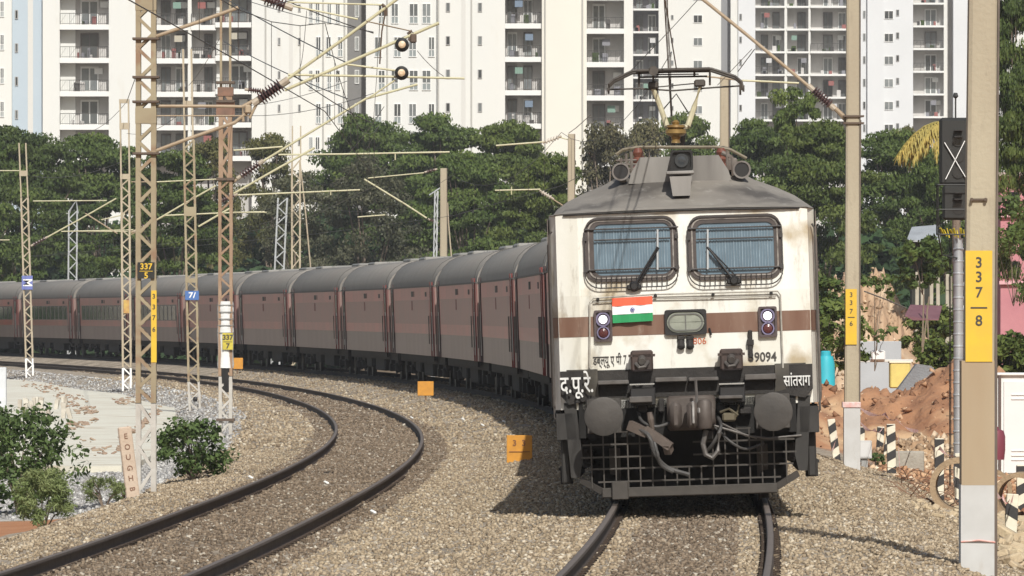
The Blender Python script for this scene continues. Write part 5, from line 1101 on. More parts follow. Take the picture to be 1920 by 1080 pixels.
for i in range(70):
    D = sgn_h.uniform(112, 140); px = sgn_h.uniform(1690, 1800); x = (px - 960) * D / F; z = gz(x, D); a = sgn_h.uniform(0, 6.28); l = sgn_h.uniform(.15, .6); dv = Vector((math.cos(a) * l, math.sin(a) * l, sgn_h.uniform(.0, .25))); p = Vector((x, D, z + .02)); tw.tube([p, p + dv * .5 + Vector((0, 0, .06)), p + dv], .010, 4, r1=.004)
tag(tw.build('dry_twigs', mat('twig_brown', (.22, .13, .08), .9)), 'dry brown twigs scattered below the striped posts', 'twigs', kind='stuff')

# dirt heaps
def heap(name, cx, D, rx, ry, h, m, label, seed, lobes=((0, 0, 1, 1),), zb=-1.1, rough=.5, clodm=None):
    n = 150; xs_ = np.linspace(-1.25, 1.25, n); X, Y = np.meshgrid(xs_, xs_); Z = np.zeros_like(X)
    for lx, ly, r, k in lobes: d2 = ((X - lx) ** 2 + (Y - ly) ** 2) / (r * r); Z = np.maximum(Z, k * np.clip(1 - d2 ** .72, 0, 1) ** .85)
    nz = vnoise(X * 4 + seed, Y * 4, seed) + .5 * vnoise(X * 9, Y * 9 + seed, seed + 1) + .28 * vnoise(X * 22, Y * 22, seed + 2) + .16 * vnoise(X * 45, Y * 45, seed + 3)
    Z = Z * (1 + rough * nz) + .03 * nz * (Z > 0)
    V_ = np.stack([cx + X * rx, D + Y * ry, zb + Z * h], -1).reshape(-1, 3); i, j = np.meshgrid(np.arange(n - 1), np.arange(n - 1), indexing='ij'); a = (i * n + j).ravel()
    o = raw(name, V_, np.stack([a, a + 1, a + n + 1, a + n], -1), m); tag(o, label, 'dirt heap')
    rg = np.random.default_rng(seed); N = 5200; k = rg.integers(0, n * n, N); P = V_[k] + rg.normal(size=(N, 3)) * np.array([rx, ry, 0]) * .012; keep = V_[k][:, 2] > zb + .06; P = P[keep]; N = len(P); s_ = .018 + .085 * rg.random(N) ** 3
    bs = np.array([[1, 0, 0], [-1, 0, 0], [0, 1, 0], [0, -1, 0], [0, 0, 1], [0, 0, -1]], float) + 0; off = bs[None] * s_[:, None, None] * (.5 + rg.random((N, 6, 1))) + rg.normal(size=(N, 6, 3)) * s_[:, None, None] * .3
    fc = np.array([[0, 2, 4], [2, 1, 4], [1, 3, 4], [3, 0, 4], [2, 0, 5], [1, 2, 5], [3, 1, 5], [0, 3, 5]]); c_ = raw('clods', (P[:, None, :] + off).reshape(-1, 3), (fc[None] + 6 * np.arange(N)[:, None, None]).reshape(-1, 3), clodm or m, o); at = c_.data.attributes.new('tone', 'FLOAT', 'POINT'); at.data.foreach_set('value', np.repeat(rg.random(N), 6).astype(np.float32)); tag(c_, kind='stuff'); return o
m_red = mat('red_earth', (.36, .19, .10), .95, c2=(.22, .105, .055), scale=2.2, amt=.9, c3=(.46, .31, .18), scale3=.6, bump=1.0, bscale=6, detail=10)
m_palee = mat('pale_earth', (.44, .31, .20), .95, c2=(.32, .20, .12), scale=1.6, amt=.9, c3=(.56, .45, .32), scale3=.5, bump=1.0, bscale=4, detail=10)
clod_r = stone_material('red_clod', [(0, (.16, .08, .045)), (.5, (.32, .17, .095)), (.85, (.44, .28, .17)), (1, (.58, .46, .33))]); clod_p = stone_material('pale_clod', [(0, (.20, .13, .08)), (.5, (.38, .27, .17)), (1, (.62, .50, .36))])
heap('dirt_heap', 8.7, 176, 5.4, 7, 1.95, m_red, 'long red brown dirt heap behind the second concrete pole', 3, ((-.45, 0, .75, .92), (.3, .1, .85, .95), (-.05, 0, .7, .90), (.75, -.2, .6, .85)), clodm=clod_r)
heap('dirt_heap', 8.6, 158, 1.9, 3.0, .85, mat('tan_earth', (.42, .29, .17), .95, c2=(.30, .17, .09), scale=1.5, amt=.8, bump=1.0, bscale=6), 'lower tan dirt heap between the post cluster and the signal mast', 8, ((0, 0, 1, .95), (.5, 0, .6, 1)), clodm=clod_p)
heap('dirt_heap', 12.35, 264, 3.1, 9, 4.2, m_palee, 'high pale dug earth bank beyond the grey slab and yellow crate', 5, ((-.4, 0, .75, .93), (.05, .1, .7, .95), (.55, .2, .6, .55)), rough=.42, clodm=clod_p)
# things behind the heap
def boxthing(px0, px1, py0, py1, D, depth, m, name, label, cat, zb=None, ch=.02):
    a = W(px0, py1, D); c = W(px1, py0, D); zb = a.z if zb is None else zb
    o = MB().box((0, 0, (c.z - zb) / 2), (c.x - a.x, depth, c.z - zb), ch=ch).build(name, m); o.location = ((a.x + c.x) / 2, D + depth / 2, zb); tag(o, label, cat); return o
e = empty('water_tank', W(1549, 705, 200)); e.location.z = -1; tag(e, 'turquoise plastic water tank between the locomotive and the second concrete pole', 'water tank'); lt = local(e.location)
b = MB(); zt_ = lt(0, 668).z; b.lathe((0, .3, 0), (0, .3, zt_), [(0, .24), (.3, .245), (.32, .255), (.34, .245), (.6, .245), (.62, .255), (.64, .245), (.9, .235), (1, .19)], 22); b.build('tank_body', mat('tank_turquoise', (.03, .42, .50), .45, c2=(.05, .33, .42), scale=2, amt=.5), e, smooth=True)
b = MB(); b.lathe((0, .3, zt_), (0, .3, lt(0, 658).z), [(0, .14), (.8, .13), (1, .10)], 16); b.build('tank_lid', mat('tank_lid', (.03, .36, .44), .45), e)
boxthing(1598, 1690, 640, 700, 236, .3, mat('slab_bluegrey', (.40, .43, .45), .8, c2=(.3, .32, .33), scale=1, amt=.5), 'concrete_slab', 'blue grey concrete slab standing below the pale earth bank', 'slab', zb=-1)
boxthing(1634, 1660, 657, 676, 225, .5, mat('white_sheet', (.72, .72, .70), .7), 'white_tub', 'small white tub on the long white ledge in front of the slab', 'tub', ch=.04)
boxthing(1612, 1712, 674, 679, 225.2, .6, mat('ledge_white', (.66, .66, .62), .8, c2=(.5, .5, .46), scale=2, amt=.5), 'white_ledge', 'long thin white ledge above the yellow crate', 'ledge', ch=.01)
e = empty('yellow_crate', W(1688, 722, 190)); e.location.z = HC - (728 - HY) / (F / 190); tag(e, 'large pale yellow crate behind the red dirt heap', 'crate'); ly_ = local(e.location)
MB().box((0, .3, ly_(0, 680).z / 2), (.50, .6, ly_(0, 680).z), ch=.03).build('crate_body', mat('crate_yellow', (.66, .54, .16), .6, c2=(.5, .38, .12), scale=4, amt=.6), e); MB().box((0, .3, ly_(0, 680).z + .01), (.54, .64, .05), ch=.01).build('crate_rim', mat('crate_rim', (.7, .66, .5), .6), e)
o = MB().prism([(-.8, 0), (.8, 0), (.15, .75), (-.2, .8)], 0, .8).build('grey_tarp', mat('tarp_grey', (.22, .23, .24), .8, c2=(.15, .15, .16), scale=3, amt=.6, bump=.5)); o.location = W(1735, 745, 186); tag(o, 'dark grey covered heap right of the yellow crate', 'tarpaulin')
# maroon awning on crooked poles
e = empty('cloth_awning', W(1735, 700, 215)); e.location.z = -1; tag(e, 'maroon cloth awning held by crooked poles before the pale earth bank', 'awning'); lw_ = local(e.location)
b = MB(); P_ = [lw_(1697, 590), lw_(1712, 571), lw_(1742, 574), lw_(1772, 573), lw_(1760, 598), lw_(1712, 598)]; 
b.add([P_[0], P_[1] + Vector((0, 1.5, 0)), P_[2] + Vector((0, 1.6, .0)), P_[3] + Vector((0, 1.5, 0)), P_[4], P_[5]] + [p + Vector((0, -.02, -.04)) for p in (P_[0], P_[1] + Vector((0, 1.5, 0)), P_[2] + Vector((0, 1.6, .0)), P_[3] + Vector((0, 1.5, 0)), P_[4], P_[5])], [(0, 1, 2, 3, 4, 5), (11, 10, 9, 8, 7, 6), (0, 5, 11, 6), (5, 4, 10, 11), (4, 3, 9, 10), (0, 6, 7, 1), (1, 7, 8, 2), (2, 8, 9, 3)]); b.build('awning_cloth', mat('cloth_maroon', (.14, .06, .075), .85, c2=(.2, .1, .11), scale=3, amt=.6), e)
for a, c in (((1718, 760), (1742, 556)), ((1728, 700), (1732, 552)), ((1745, 720), (1738, 580))): 
    p = lw_(*a); p.z = max(p.z, 0); MB().tube([p, lw_(*c)], .035, 6, r1=.02).build('awning_pole', mat('pole_wood', (.17, .13, .09), .85, c2=(.27, .22, .16), scale=3, amt=.6), e)
MB().tube([lw_(1620, 546), lw_(1660, 561), lw_(1700, 578)], .02, 5).build('guy_rope', mat('rope_dark', (.08, .07, .06), .8), e)
# pale fence posts high behind
mfp = mat('fence_post_pale', (.45, .42, .34), .9, c2=(.3, .27, .2), scale=2, amt=.7)
fp0 = None
lbls = ['leftmost', 'second from the left', 'third from the left', 'fourth from the left', 'fifth from the left', 'rightmost']
for i, px in enumerate((1718, 1731, 1745, 1760, 1775, 1783)):
    p = W(px, 545, 285); zt_ = HC - (510 + (i % 3) * 4 - HY) / (F / 285)
    o = MB().box((0, 0, (zt_ + 1) / 2), (.13, .13, zt_ + 1), ch=.01).build('fence_post', mfp); o.location = (p.x, 285, -1); o.rotation_euler = (0, R((-1) ** i * .4), 0); tag(o, f'pale concrete fence post above the pale earth bank, {lbls[i]} in the row', 'fence post', 'pale fence posts above the earth bank')

# ------------------------------------------------------------------ left side
slabm = mat('yard_concrete', (.66, .635, .54), .85, c2=(.58, .55, .45), scale=.5, amt=.7, c3=(.52, .46, .36), scale3=.8, bump=.2)
pp = [GP(x, y, -.80) for x, y in ((-30, 709), (14, 711), (70, 714), (127, 727), (175, 733), (227, 738), (262, 750), (302, 760), (330, 764), (326, 800), (312, 838), (268, 862), (228, 873), (165, 874), (100, 873), (-30, 880))]
b = MB(); n = len(pp); b.add([p for p in pp] + [p - Vector((0, 0, .5)) for p in pp], [tuple(range(n)), tuple(range(2 * n - 1, n - 1, -1))] + [(k, k + n, (k + 1) % n + n, (k + 1) % n) for k in range(n)]); o = b.build('path', slabm); tag(o, kind='structure')
lit = MB(); r5 = random.Random(5)
def litter(px0, px1, py0, py1, n, tilt=0):
    for i in range(int(n * .7)):
        t = r5.random(); px = px0 + (px1 - px0) * t; py = py0 + (py1 - py0) * t + r5.uniform(-7, 7); p = GP(px, py, -.79); s_ = r5.uniform(.015, .07)
        lit.box(p + Vector((0, 0, s_ * .3)), (s_ * 1.8, s_ * 2.5, s_ * .7), rot=(r5.uniform(-.5, .5), r5.uniform(-.5, .5), r5.uniform(0, 3)), ch=.01)
for a in ((60, 140, 722, 748, 40), (100, 165, 742, 748, 40), (120, 182, 758, 772, 60), (140, 180, 775, 768, 40), (212, 262, 756, 748, 60), (222, 262, 815, 805, 50), (262, 300, 800, 768, 70), (165, 228, 850, 842, 26), (130, 180, 800, 790, 50), (150, 175, 825, 826, 6), (30, 125, 717, 730, 40)): litter(*a)
tag(lit.build('broken_bricks', mat('brick_litter', (.25, .16, .11), .9, c2=(.40, .33, .25), scale=1.3, amt=.8)), 'reddish brown broken bricks and leaves strewn in lines over the pale yard', 'litter', kind='stuff')
st_ = MB()
for i in range(26):
    px = r5.uniform(30, 130); py = r5.uniform(757, 785); p = GP(px, py, -.8); st_.box(p + Vector((0, 0, .12)), (.12, .3, r5.uniform(.15, .4)), rot=(0, r5.uniform(-.3, .3), 0))
tag(st_.build('stone_chips', mat('chip_pale', (.55, .52, .45), .9, c2=(.25, .2, .15), scale=2, amt=.8)), 'pale stone chips lying on the yard behind the big left bush', 'stones', kind='stuff')
o = MB().box((0, 0, .55), (.34, .34, 1.3), ch=.02).build('white_pillar', mat('pillar_white', (.60, .62, .64), .7, c2=(.45, .46, .47), scale=3, amt=.6)); p = GP(2, 765, -.8); o.location = (p.x, p.y, -.7); tag(o, 'short white pillar at the left edge above the big bush', 'pillar')
# leaning survey stone with lettering
rG = W(250, 925, 114); rG.z = -.52; e = empty('leaning_stone', rG); tag(e, 'tilted pinkish concrete stone with carved brown letters, left of the tallest mast', 'marker stone')
h = (925 - 787) * 114 / F; e.rotation_euler = (0, R(-7), R(6)); MB().box((0, 0, h / 2), (.20, .12, h), ch=.015).build('stone_body', mat('stone_pink', (.52, .42, .33), .85, c2=(.4, .3, .22), scale=4, amt=.6, bump=.2), e)
for i, c in enumerate('EOUGHB'): text(c, .11, mat('carved_brown', (.2, .11, .07), .8), 'lettering', e, (0, -.063, h - .14 - i * .155), rot=(R(90), R(90 if i % 2 else 0), 0), bold=.002)
# orange distance signs between and beside the tracks
m_or = mat('sign_orange', (.62, .28, .03), .7, c2=(.42, .19, .04), scale=7, amt=.6)
def osign(px, ytop, ybot, yfoot, wpx, D, label, digits=None):
    s = F / D; x = (px - 960) / s; zf = gz(x, D) - .03; e = empty('orange_sign', (x, D, zf)); tag(e, label, 'trackside sign', 'orange trackside signs'); lo = lambda y: HC - (y - HY) / s - zf
    b = MB(); b.box((0, 0, (lo(ytop) + lo(ybot)) / 2), (wpx / s, .05, lo(ytop) - lo(ybot)), ch=.008); pl = b.build('sign_board', m_or, e); MB().box((0, .03, lo(ybot) / 2 + .05), (.05, .04, lo(ybot) + .1)).build('sign_foot', mat('foot_brown', (.15, .09, .05), .8), e)
    if digits:
        for i, c in enumerate(digits): text(c, .135, mat('digit_brown', (.22, .09, .03), .7), 'lettering', pl, (-.08 + .15 * i, -.03, lo(831)), bold=.004)
        MB().box((0, -.03, lo(847)), (.34, .008, .014)).build('sign_line', mat('digit_brown', (.22, .09, .03), .7), pl)
    return e
osign(798, 715, 742, 753, 30, 223, 'second nearest orange sign, plain, in the stones beside the curving outer rail')
osign(974, 816, 872, 880, 48, 128, 'nearest orange sign with faint brown digits, left of the locomotive', '33')
osign(445, 671, 692, 700, 21, 322, 'small orange sign just right of the white wrapped mast')
osign(36, 650, 664, 668, 17, 455, 'farthest orange sign, left of the blue signed mast at the far left')
wl = MB()
for px, py in ((868, 786), (945, 745 + 45), (772, 783), (905, 797), (640, 672), (470, 895), (612, 905), (700, 960)):
    p = GP(px, py, -.2); wl.box(p, (.05, .14, .04), rot=(.2, .3, .5), ch=.02)
tag(wl.build('paper_scraps', mat('scrap_white', (.75, .74, .70), .8)), 'small white paper scraps lying on the stones between the tracks', 'litter', kind='stuff')

# ------------------------------------------------------------------ plants
def leaf_mat(name, c, c2, c3=None, tr=.25):
    m = bpy.data.materials.new(name); m.use_nodes = True; n = m.node_tree.nodes; L_ = m.node_tree.links; b = n['Principled BSDF']; b.inputs['Roughness'].default_value = .6; b.inputs['Specular IOR Level'].default_value = .25
    a = n.new('ShaderNodeAttribute'); a.attribute_name = 'tone'; r = n.new('ShaderNodeValToRGB'); cr = r.color_ramp; cr.elements[0].color = (*c, 1); cr.elements[1].color = (*c2, 1)
    if c3: e_ = cr.elements.new(.93); e_.color = (*c2, 1); cr.elements[-1].color = (*c3, 1)
    L_.new(a.outputs['Fac'], r.inputs[0]); hs = n.new('ShaderNodeHueSaturation'); oi = n.new('ShaderNodeObjectInfo'); mr = n.new('ShaderNodeMapRange'); mr.inputs[3].default_value = .82; mr.inputs[4].default_value = 1.2; L_.new(oi.outputs['Random'], mr.inputs[0]); L_.new(mr.outputs[0], hs.inputs['Value']); L_.new(r.outputs[0], hs.inputs['Color']); L_.new(hs.outputs[0], b.inputs['Base Color'])
    t = n.new('ShaderNodeBsdfTranslucent'); L_.new(hs.outputs[0], t.inputs[0]); mx = n.new('ShaderNodeMixShader'); mx.inputs[0].default_value = tr; L_.new(b.outputs[0], mx.inputs[1]); L_.new(t.outputs[0], mx.inputs[2]); L_.new(mx.outputs[0], n['Material Output'].inputs[0]); return m
def leaves(C, rad, n_per, size, seed, flat=.5, aspect=1.8, up=.55, spread=1.0):
    """clumps of leaf-sized faces: C clump centres (k,3), rad (k,) clump radii"""
    rg = np.random.default_rng(seed); k = len(C); N = k * n_per; d = rg.normal(size=(N, 3)); d /= np.linalg.norm(d, axis=1)[:, None]
    rr_ = rg.random(N) ** .45; c = np.repeat(C, n_per, 0); r = np.repeat(rad, n_per); P = c + d * (rr_ * r)[:, None] * np.array([1, 1, flat]) * spread
    nrm = d * .6 + rg.normal(size=(N, 3)) * .6; nrm[:, 2] += up; nrm /= np.linalg.norm(nrm, axis=1)[:, None]
    t = np.cross(nrm, rg.normal(size=(N, 3))); t /= np.linalg.norm(t, axis=1)[:, None]; bt = np.cross(nrm, t); s = size * (.6 + .8 * rg.random(N))[:, None]
    q = np.stack([P - t * s * aspect / 2, P + bt * s / 2, P + t * s * aspect / 2, P - bt * s / 2], 1)
    tone = np.clip(np.repeat(rg.random(k), n_per) * .55 + .45 * rg.random(N), 0, 1)
    return q.reshape(-1, 3), np.arange(N * 4).reshape(-1, 4), np.repeat(tone, 4)
def leaf_obj(name, C, rad, n_per, size, seed, m, parent=None, **kw):
    V_, F_, T_ = leaves(np.array(C, float), np.array(rad, float), n_per, size, seed, **kw); o = raw(name, V_, F_, m, parent); at = o.data.attributes.new('tone', 'FLOAT', 'POINT'); at.data.foreach_set('value', T_.astype(np.float32)); return o
bark = mat('bark', (.16, .12, .09), .9, c2=(.26, .21, .16), scale=3, amt=.7, bump=.5)
L_dark = leaf_mat('leaf_dark', (.042, .072, .017), (.108, .148, .034), (.18, .20, .05)); L_mid = leaf_mat('leaf_mid', (.056, .088, .020), (.135, .17, .038), (.22, .23, .065)); L_yel = leaf_mat('leaf_yellowish', (.07, .085, .025), (.17, .16, .05), (.34, .26, .08)); L_grey = leaf_mat('leaf_greyish', (.055, .065, .035), (.13, .13, .075), (.30, .26, .20)); L_brown = leaf_mat('leaf_brown', (.085, .085, .04), (.17, .15, .075), (.28, .23, .12))
L_bush = leaf_mat('leaf_bush', (.055, .09, .03), (.13, .19, .06), (.34, .34, .18), .3); L_fern = leaf_mat('leaf_feathery', (.16, .22, .075), (.32, .36, .16), (.45, .47, .26), .35)
def crown_clumps(rg, R_, H, k, base=.35, layers=True):
    C = []; rad = []
    for i in range(k):                    # flat foliage pads on an umbrella surface, fewer inside
        a = rg.random() * 6.283; u = rg.random() ** .75; z = base + (1 - base) * u; w_ = math.sqrt(max(.04, 1 - (u * .97) ** 2)) * (.72 + .28 * math.sin(a * 3 + R_)); rr_ = w_ * (.45 + .55 * rg.random() ** .4)
        C.append((math.cos(a) * rr_ * R_, math.sin(a) * rr_ * R_, z * H * .97 + rg.normal() * .15)); rad.append(R_ * (.15 + .15 * rg.random()))
    return C, rad
def tree_mesh(seed, R_, H, k, n_per, size, m, base=.35, flat=.45, trunk_r=.3):
    rg = np.random.default_rng(seed); e = empty('broadleaf_tree'); C, rad = crown_clumps(rg, R_, H, k, base)
    leaf_obj('crown', C, rad, n_per, size, seed, m, e, flat=flat)
    b = MB(); fork = H * base * .7; b.tube([(0, 0, -.5), (.1, 0, fork * .5), (0, .1, fork)], trunk_r, 8, r1=trunk_r * .7)
    b.build('trunk', bark, e)
    b = MB()
    for i in range(9): c = C[int(rg.integers(len(C)))]; mid = (c[0] * .45, c[1] * .45, fork + (c[2] - fork) * .55); b.tube([(0, .1, fork - .1), mid, c], trunk_r * .4, 6, r1=.04)
    b.build('limbs', bark, e); return e
protos = {'dark': tree_mesh(1, 6.5, 14, 105, 420, .15, L_dark, base=.40, flat=.24), 'dark2': tree_mesh(2, 7.5, 13, 115, 420, .155, L_dark, base=.36, flat=.22), 'mid': tree_mesh(3, 6, 13, 95, 420, .15, L_mid, base=.30, flat=.26), 'yellow': tree_mesh(4, 4.5, 12, 60, 300, .14, L_yel, base=.30, flat=.4), 'grey': tree_mesh(5, 5.5, 12, 55, 260, .13, L_grey, base=.2, flat=.4), 'brown': tree_mesh(6, 4.2, 12, 50, 260, .13, L_brown, base=.3, flat=.5), 'thin': tree_mesh(9, 3.6, 12, 36, 330, .13, L_mid, base=.45, flat=.35)}
index_children(); used_p = set()
def put_tree(kind, px, ytop, D, wpx, label, rot=0.0, cat='tree'):
    pr_ = protos[kind]; base_h = {'dark': 13.4, 'dark2': 12.4, 'mid': 12.5, 'yellow': 11.7, 'grey': 11.7, 'brown': 11.6, 'thin': 11.6}[kind]; base_w = {'dark': 14, 'dark2': 16, 'mid': 13, 'yellow': 10, 'grey': 12, 'brown': 9.4, 'thin': 8}[kind]
    e = pr_ if kind not in used_p else copy_tree(pr_); used_p.add(kind); s = F / D; zt = HC - (ytop - HY) / s; k = (zt + 1.0) / base_h; kw = wpx / s / base_w
    e.location = ((px - 960) / s, D, -1.0); e.scale = (kw, kw, k); e.rotation_euler = (0, 0, rot); tag(e, label, cat, 'trees beyond the railway'); return e
TR = [
 ('dark2', 40, 262, 500, 330, 'dark green tree below the bluish shaded tower wall at the far left', 0),
 ('dark', 190, 268, 520, 320, 'dark green tree below the leftmost balcony column', 1.0),
 ('dark2', -60, 275, 470, 320, 'dark tree cut by the left edge', 2.2),
 ('dark', 330, 300, 480, 280, 'dark tree behind the tallest mast, below the wide balconies', 2.9),
 ('yellow', 395, 270, 540, 170, 'yellow green tree behind the wrapped mast, below the wide balconies', .4),
 ('yellow', 505, 262, 545, 180, 'yellow green tree right of the wrapped mast, below the white windowed wall', 2.2),
 ('grey', 560, 330, 470, 260, 'dusty grey green tree behind the yellowish lattice mast', .8),
 ('grey', 690, 300, 460, 300, 'sparse greyish tree with pale gaps, left of the fifth concrete pole', 2.0),
 ('dark2', 690, 240, 560, 330, 'broad dark tree top below the dark recess of the towers', .2),
 ('dark', 830, 232, 550, 300, 'tall dark green tree above the fifth concrete pole', 1.7),
 ('mid', 960, 240, 520, 280, 'mid green tree left of the fourth concrete pole', 2.5),
 ('dark', 880, 300, 470, 260, 'dark tree between the fourth and fifth concrete poles, lower than its neighbours', .9),
 ('mid', 1030, 300, 440, 240, 'mid green tree just behind the roof corner of the locomotive', .1),
 ('brown', 1135, 245, 500, 210, 'brownish dry tree right of the fourth concrete pole', .5),
 ('brown', 1210, 238, 520, 190, 'reddish dry tree behind the left pantograph arm', 2.5),
 ('mid', 1290, 226, 540, 230, 'mid green tree behind the pantograph', 3.0),
 ('dark2', 1420, 250, 480, 320, 'broad dark green tree above the right roof edge of the locomotive', .7),
 ('thin', 1500, 150, 420, 170, 'tall loose tree rising above the others before the wide right balconies', 1.4),
 ('mid', 1540, 240, 400, 300, 'bushy green tree left of the second concrete pole', 2.0),
 ('dark', 1690, 262, 430, 300, 'dark green tree right of the second concrete pole', .3),
 ('yellow', 1690, 250, 460, 130, 'yellow flowering tree top right of the second concrete pole', 1.2),
 ('dark2', 1780, 290, 400, 260, 'dark tree behind the black signal head', 2.7),
 ('dark', 1900, -30, 300, 210, 'tall dark tree in the upper right corner', 1.9),
 ('mid', 1950, 120, 260, 200, 'green tree cut by the right edge, under the tallest one', .6)]
for t in TR: put_tree(t[0], t[1], t[2], t[3], t[4], t[5], t[6])
# undergrowth mass closing the foot of the trees
rg = np.random.default_rng(31)
C = []; rad = []
for D_, x0, x1, n_, zt in ((560, -48, 14, 620, 9.5), (505, -40, 12, 420, 5.5), (455, -38, 10, 200, 3.0), (430, 9, 24, 260, 7), (360, 8, 20, 130, 3.4)):
    for i in range(n_): C.append((x0 + (x1 - x0) * rg.random(), D_ + rg.normal() * 6, -1 + rg.random() * zt)); rad.append(1.1 + rg.random() * .9)
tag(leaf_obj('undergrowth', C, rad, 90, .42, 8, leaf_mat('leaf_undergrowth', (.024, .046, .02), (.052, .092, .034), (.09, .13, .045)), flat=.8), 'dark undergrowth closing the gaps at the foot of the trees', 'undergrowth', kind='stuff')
# shrubs
def shrub(name, px, yb, D, wpx, hpx, m, label, k, n_per, size, seed, aspect=2.0, stems=6, zb=None, flat=.8, up=.5, cat='bush'):
    s = F / D; x = (px - 960) / s; zb = gz(x, D) if zb is None else zb; W_ = wpx / s; H_ = hpx / s; e = empty(name, (x, D, zb)); tag(e, label, cat); rg = np.random.default_rng(seed); C = []; rad = []
    for i in range(k):
        a = rg.random() * 6.283; u = rg.random() ** .8; r = (.25 + .75 * rg.random() ** .6) * W_ / 2 * (.55 + .45 * math.sin(math.pi * min(1, u * .9 + .12))); C.append((math.cos(a) * r, math.sin(a) * r, H_ * (.12 + .8 * u))); rad.append(W_ * (.07 + .12 * rg.random()))
    leaf_obj('foliage', C, rad, n_per, size, seed, m, e, flat=flat, aspect=aspect, up=up); b = MB()
    for i in range(stems): c = C[i * 3 % k]; b.tube([(0, 0, -.05), (c[0] * .4, c[1] * .4, c[2] * .6), c], .014, 5, r1=.004)
    b.build('stems', bark, e); return e
shrub('leafy_bush', 34, 950, 122, 235, 205, L_bush, 'big dark leafy bush at the left edge, before the pale yard', 120, 36, .05, 1, stems=20)
shrub('leafy_bush', 360, 908, 124, 145, 118, L_bush, 'dark leafy bush just right of the tallest mast', 80, 34, .045, 2, stems=24)
shrub('feathery_bush', 82, 1008, 104, 118, 120, L_fern, 'light green feathery bush in front of the big left bush', 60, 90, .016, 3, aspect=5, up=.2)
shrub('feathery_bush', 195, 955, 113, 80, 60, L_fern, 'small light green feathery plant left of the leaning stone', 26, 60, .014, 4, aspect=5, up=.2)
shrub('feathery_bush', 232, 925, 117, 40, 34, L_fern, 'tiny feathery tuft at the foot of the leaning stone', 10, 50, .014, 5, aspect=5, up=.2)
shrub('leafy_bush', -5, 870, 135, 60, 70, L_bush, 'darker green bush cut by the left edge above the big bush', 20, 50, .05, 6)
shrub('leafy_bush', 1643, 892, 147, 34, 30, L_bush, 'small low bush at the foot of the striped post cluster', 12, 40, .03, 7)
shrub('leafy_bush', 1560, 660, 215, 130, 160, L_mid, 'green bush behind the turquoise tank', 50, 60, .10, 8, zb=.3)
shrub('leafy_bush', 1650, 722, 205, 60, 50, L_mid, 'pale green shrub left of the yellow crate', 24, 60, .06, 9)
shrub('leafy_bush', 1775, 740, 200, 120, 190, L_mid, 'green bush behind the silver signal mast', 70, 70, .09, 10)
shrub('leafy_bush', 1885, 705, 190, 130, 215, L_mid, 'tall green bush above the white cabinet', 80, 70, .09, 11)
shrub('leafy_bush', 1560, 600, 240, 110, 130, L_dark, 'dark foliage hanging between the locomotive and the second pole', 30, 60, .10, 22, zb=1.2)
shrub('leafy_bush', 1745, 640, 250, 110, 110, L_mid, 'green bush on top of the pale earth bank, left of the signal mast', 40, 60, .10, 23, zb=.6)
shrub('leafy_bush', 1730, 545, 262, 95, 110, L_dark, 'dark bush hiding the wall of the grey roofed shed', 36, 60, .10, 37, zb=2.9)
shrub('leafy_bush', 1900, 560, 240, 150, 240, L_dark, 'loose dark foliage hanging in front of the pink house', 18, 60, .09, 33, zb=2.5)
shrub('leafy_bush', 1640, 700, 225, 110, 190, L_dark, 'sparse dark shrub overhanging the pale earth bank right of the second pole', 12, 26, .10, 12, zb=.6)
# dry palm fronds, roof and pink house behind the signal
e = empty('palm_tree', W(1760, 300, 240)); e.location.z = -1; tag(e, 'palm with drooping dry yellow fronds above the black signal head', 'palm'); lpm = local(e.location)
b = MB(); hub = lpm(1790, 232); b.tube([(hub.x + .2, .6, 0), (hub.x + .1, .4, hub.z * .5), hub], .16, 8, r1=.12); b.build('trunk', bark, e)
mf = mat('frond_yellow', (.36, .27, .06), .8, c2=(.22, .20, .06), scale=2, amt=.7); r9 = random.Random(9)
for i in range(44):
    a = r9.uniform(-.9, 2.0); l = r9.uniform(1.1, 2.3); pts = []
    for k in range(7): t = k / 6; pts.append(hub + Vector((math.cos(a) * l * t * -1 if False else -math.cos(a) * l * t, -math.sin(a) * l * .5 * t, .5 * math.sin(t * 2.0) * l * .35 - .75 * t * t * l)))
    b = MB(); b.tube(pts, .02, 4, r1=.006)
    for k in range(1, 7):
        for q in range(3):
            p = pts[k - 1].lerp(pts[k], q / 3)
            for sg in (-1, 1): d = Vector((r9.uniform(-.1, .1), sg * .18, -.34)); b.add([p, p + Vector((.05, 0, 0)), p + d], [(0, 1, 2)])
    b.build('frond', mf, e)
e = empty('grey_shed', W(1733, 600, 290)); e.location.z = -1; tag(e, 'small shed with a grey sheet roof left of the signal head', 'shed'); lsh = local(e.location)
MB().box((0, 1.9, lsh(0, 450).z / 2), (.8, 1.2, lsh(0, 450).z)).build('shed_wall', mat('shed_wall', (.03, .032, .026), .9), e); P_ = [lsh(1700, 450), lsh(1716, 424), lsh(1764, 420), lsh(1764, 452)]; b = MB(); b.add([P_[0], P_[3], P_[2] + Vector((0, 2.5, 0)), P_[1] + Vector((0, 2.5, 0))] + [p - Vector((0, 0, .06)) for p in (P_[0], P_[3], P_[2] + Vector((0, 2.5, 0)), P_[1] + Vector((0, 2.5, 0)))], [(0, 1, 2, 3), (7, 6, 5, 4), (0, 4, 5, 1), (1, 5, 6, 2), (2, 6, 7, 3), (3, 7, 4, 0)]); b.build('sheet_roof', mat('sheet_grey', (.34, .36, .38), .6, c2=(.24, .25, .26), scale=2, amt=.6), e)
e = empty('pink_house', W(1905, 560, 270)); e.location.z = -1; tag(e, 'pink painted house behind the bushes at the right edge', 'house'); lh_ = local(e.location)
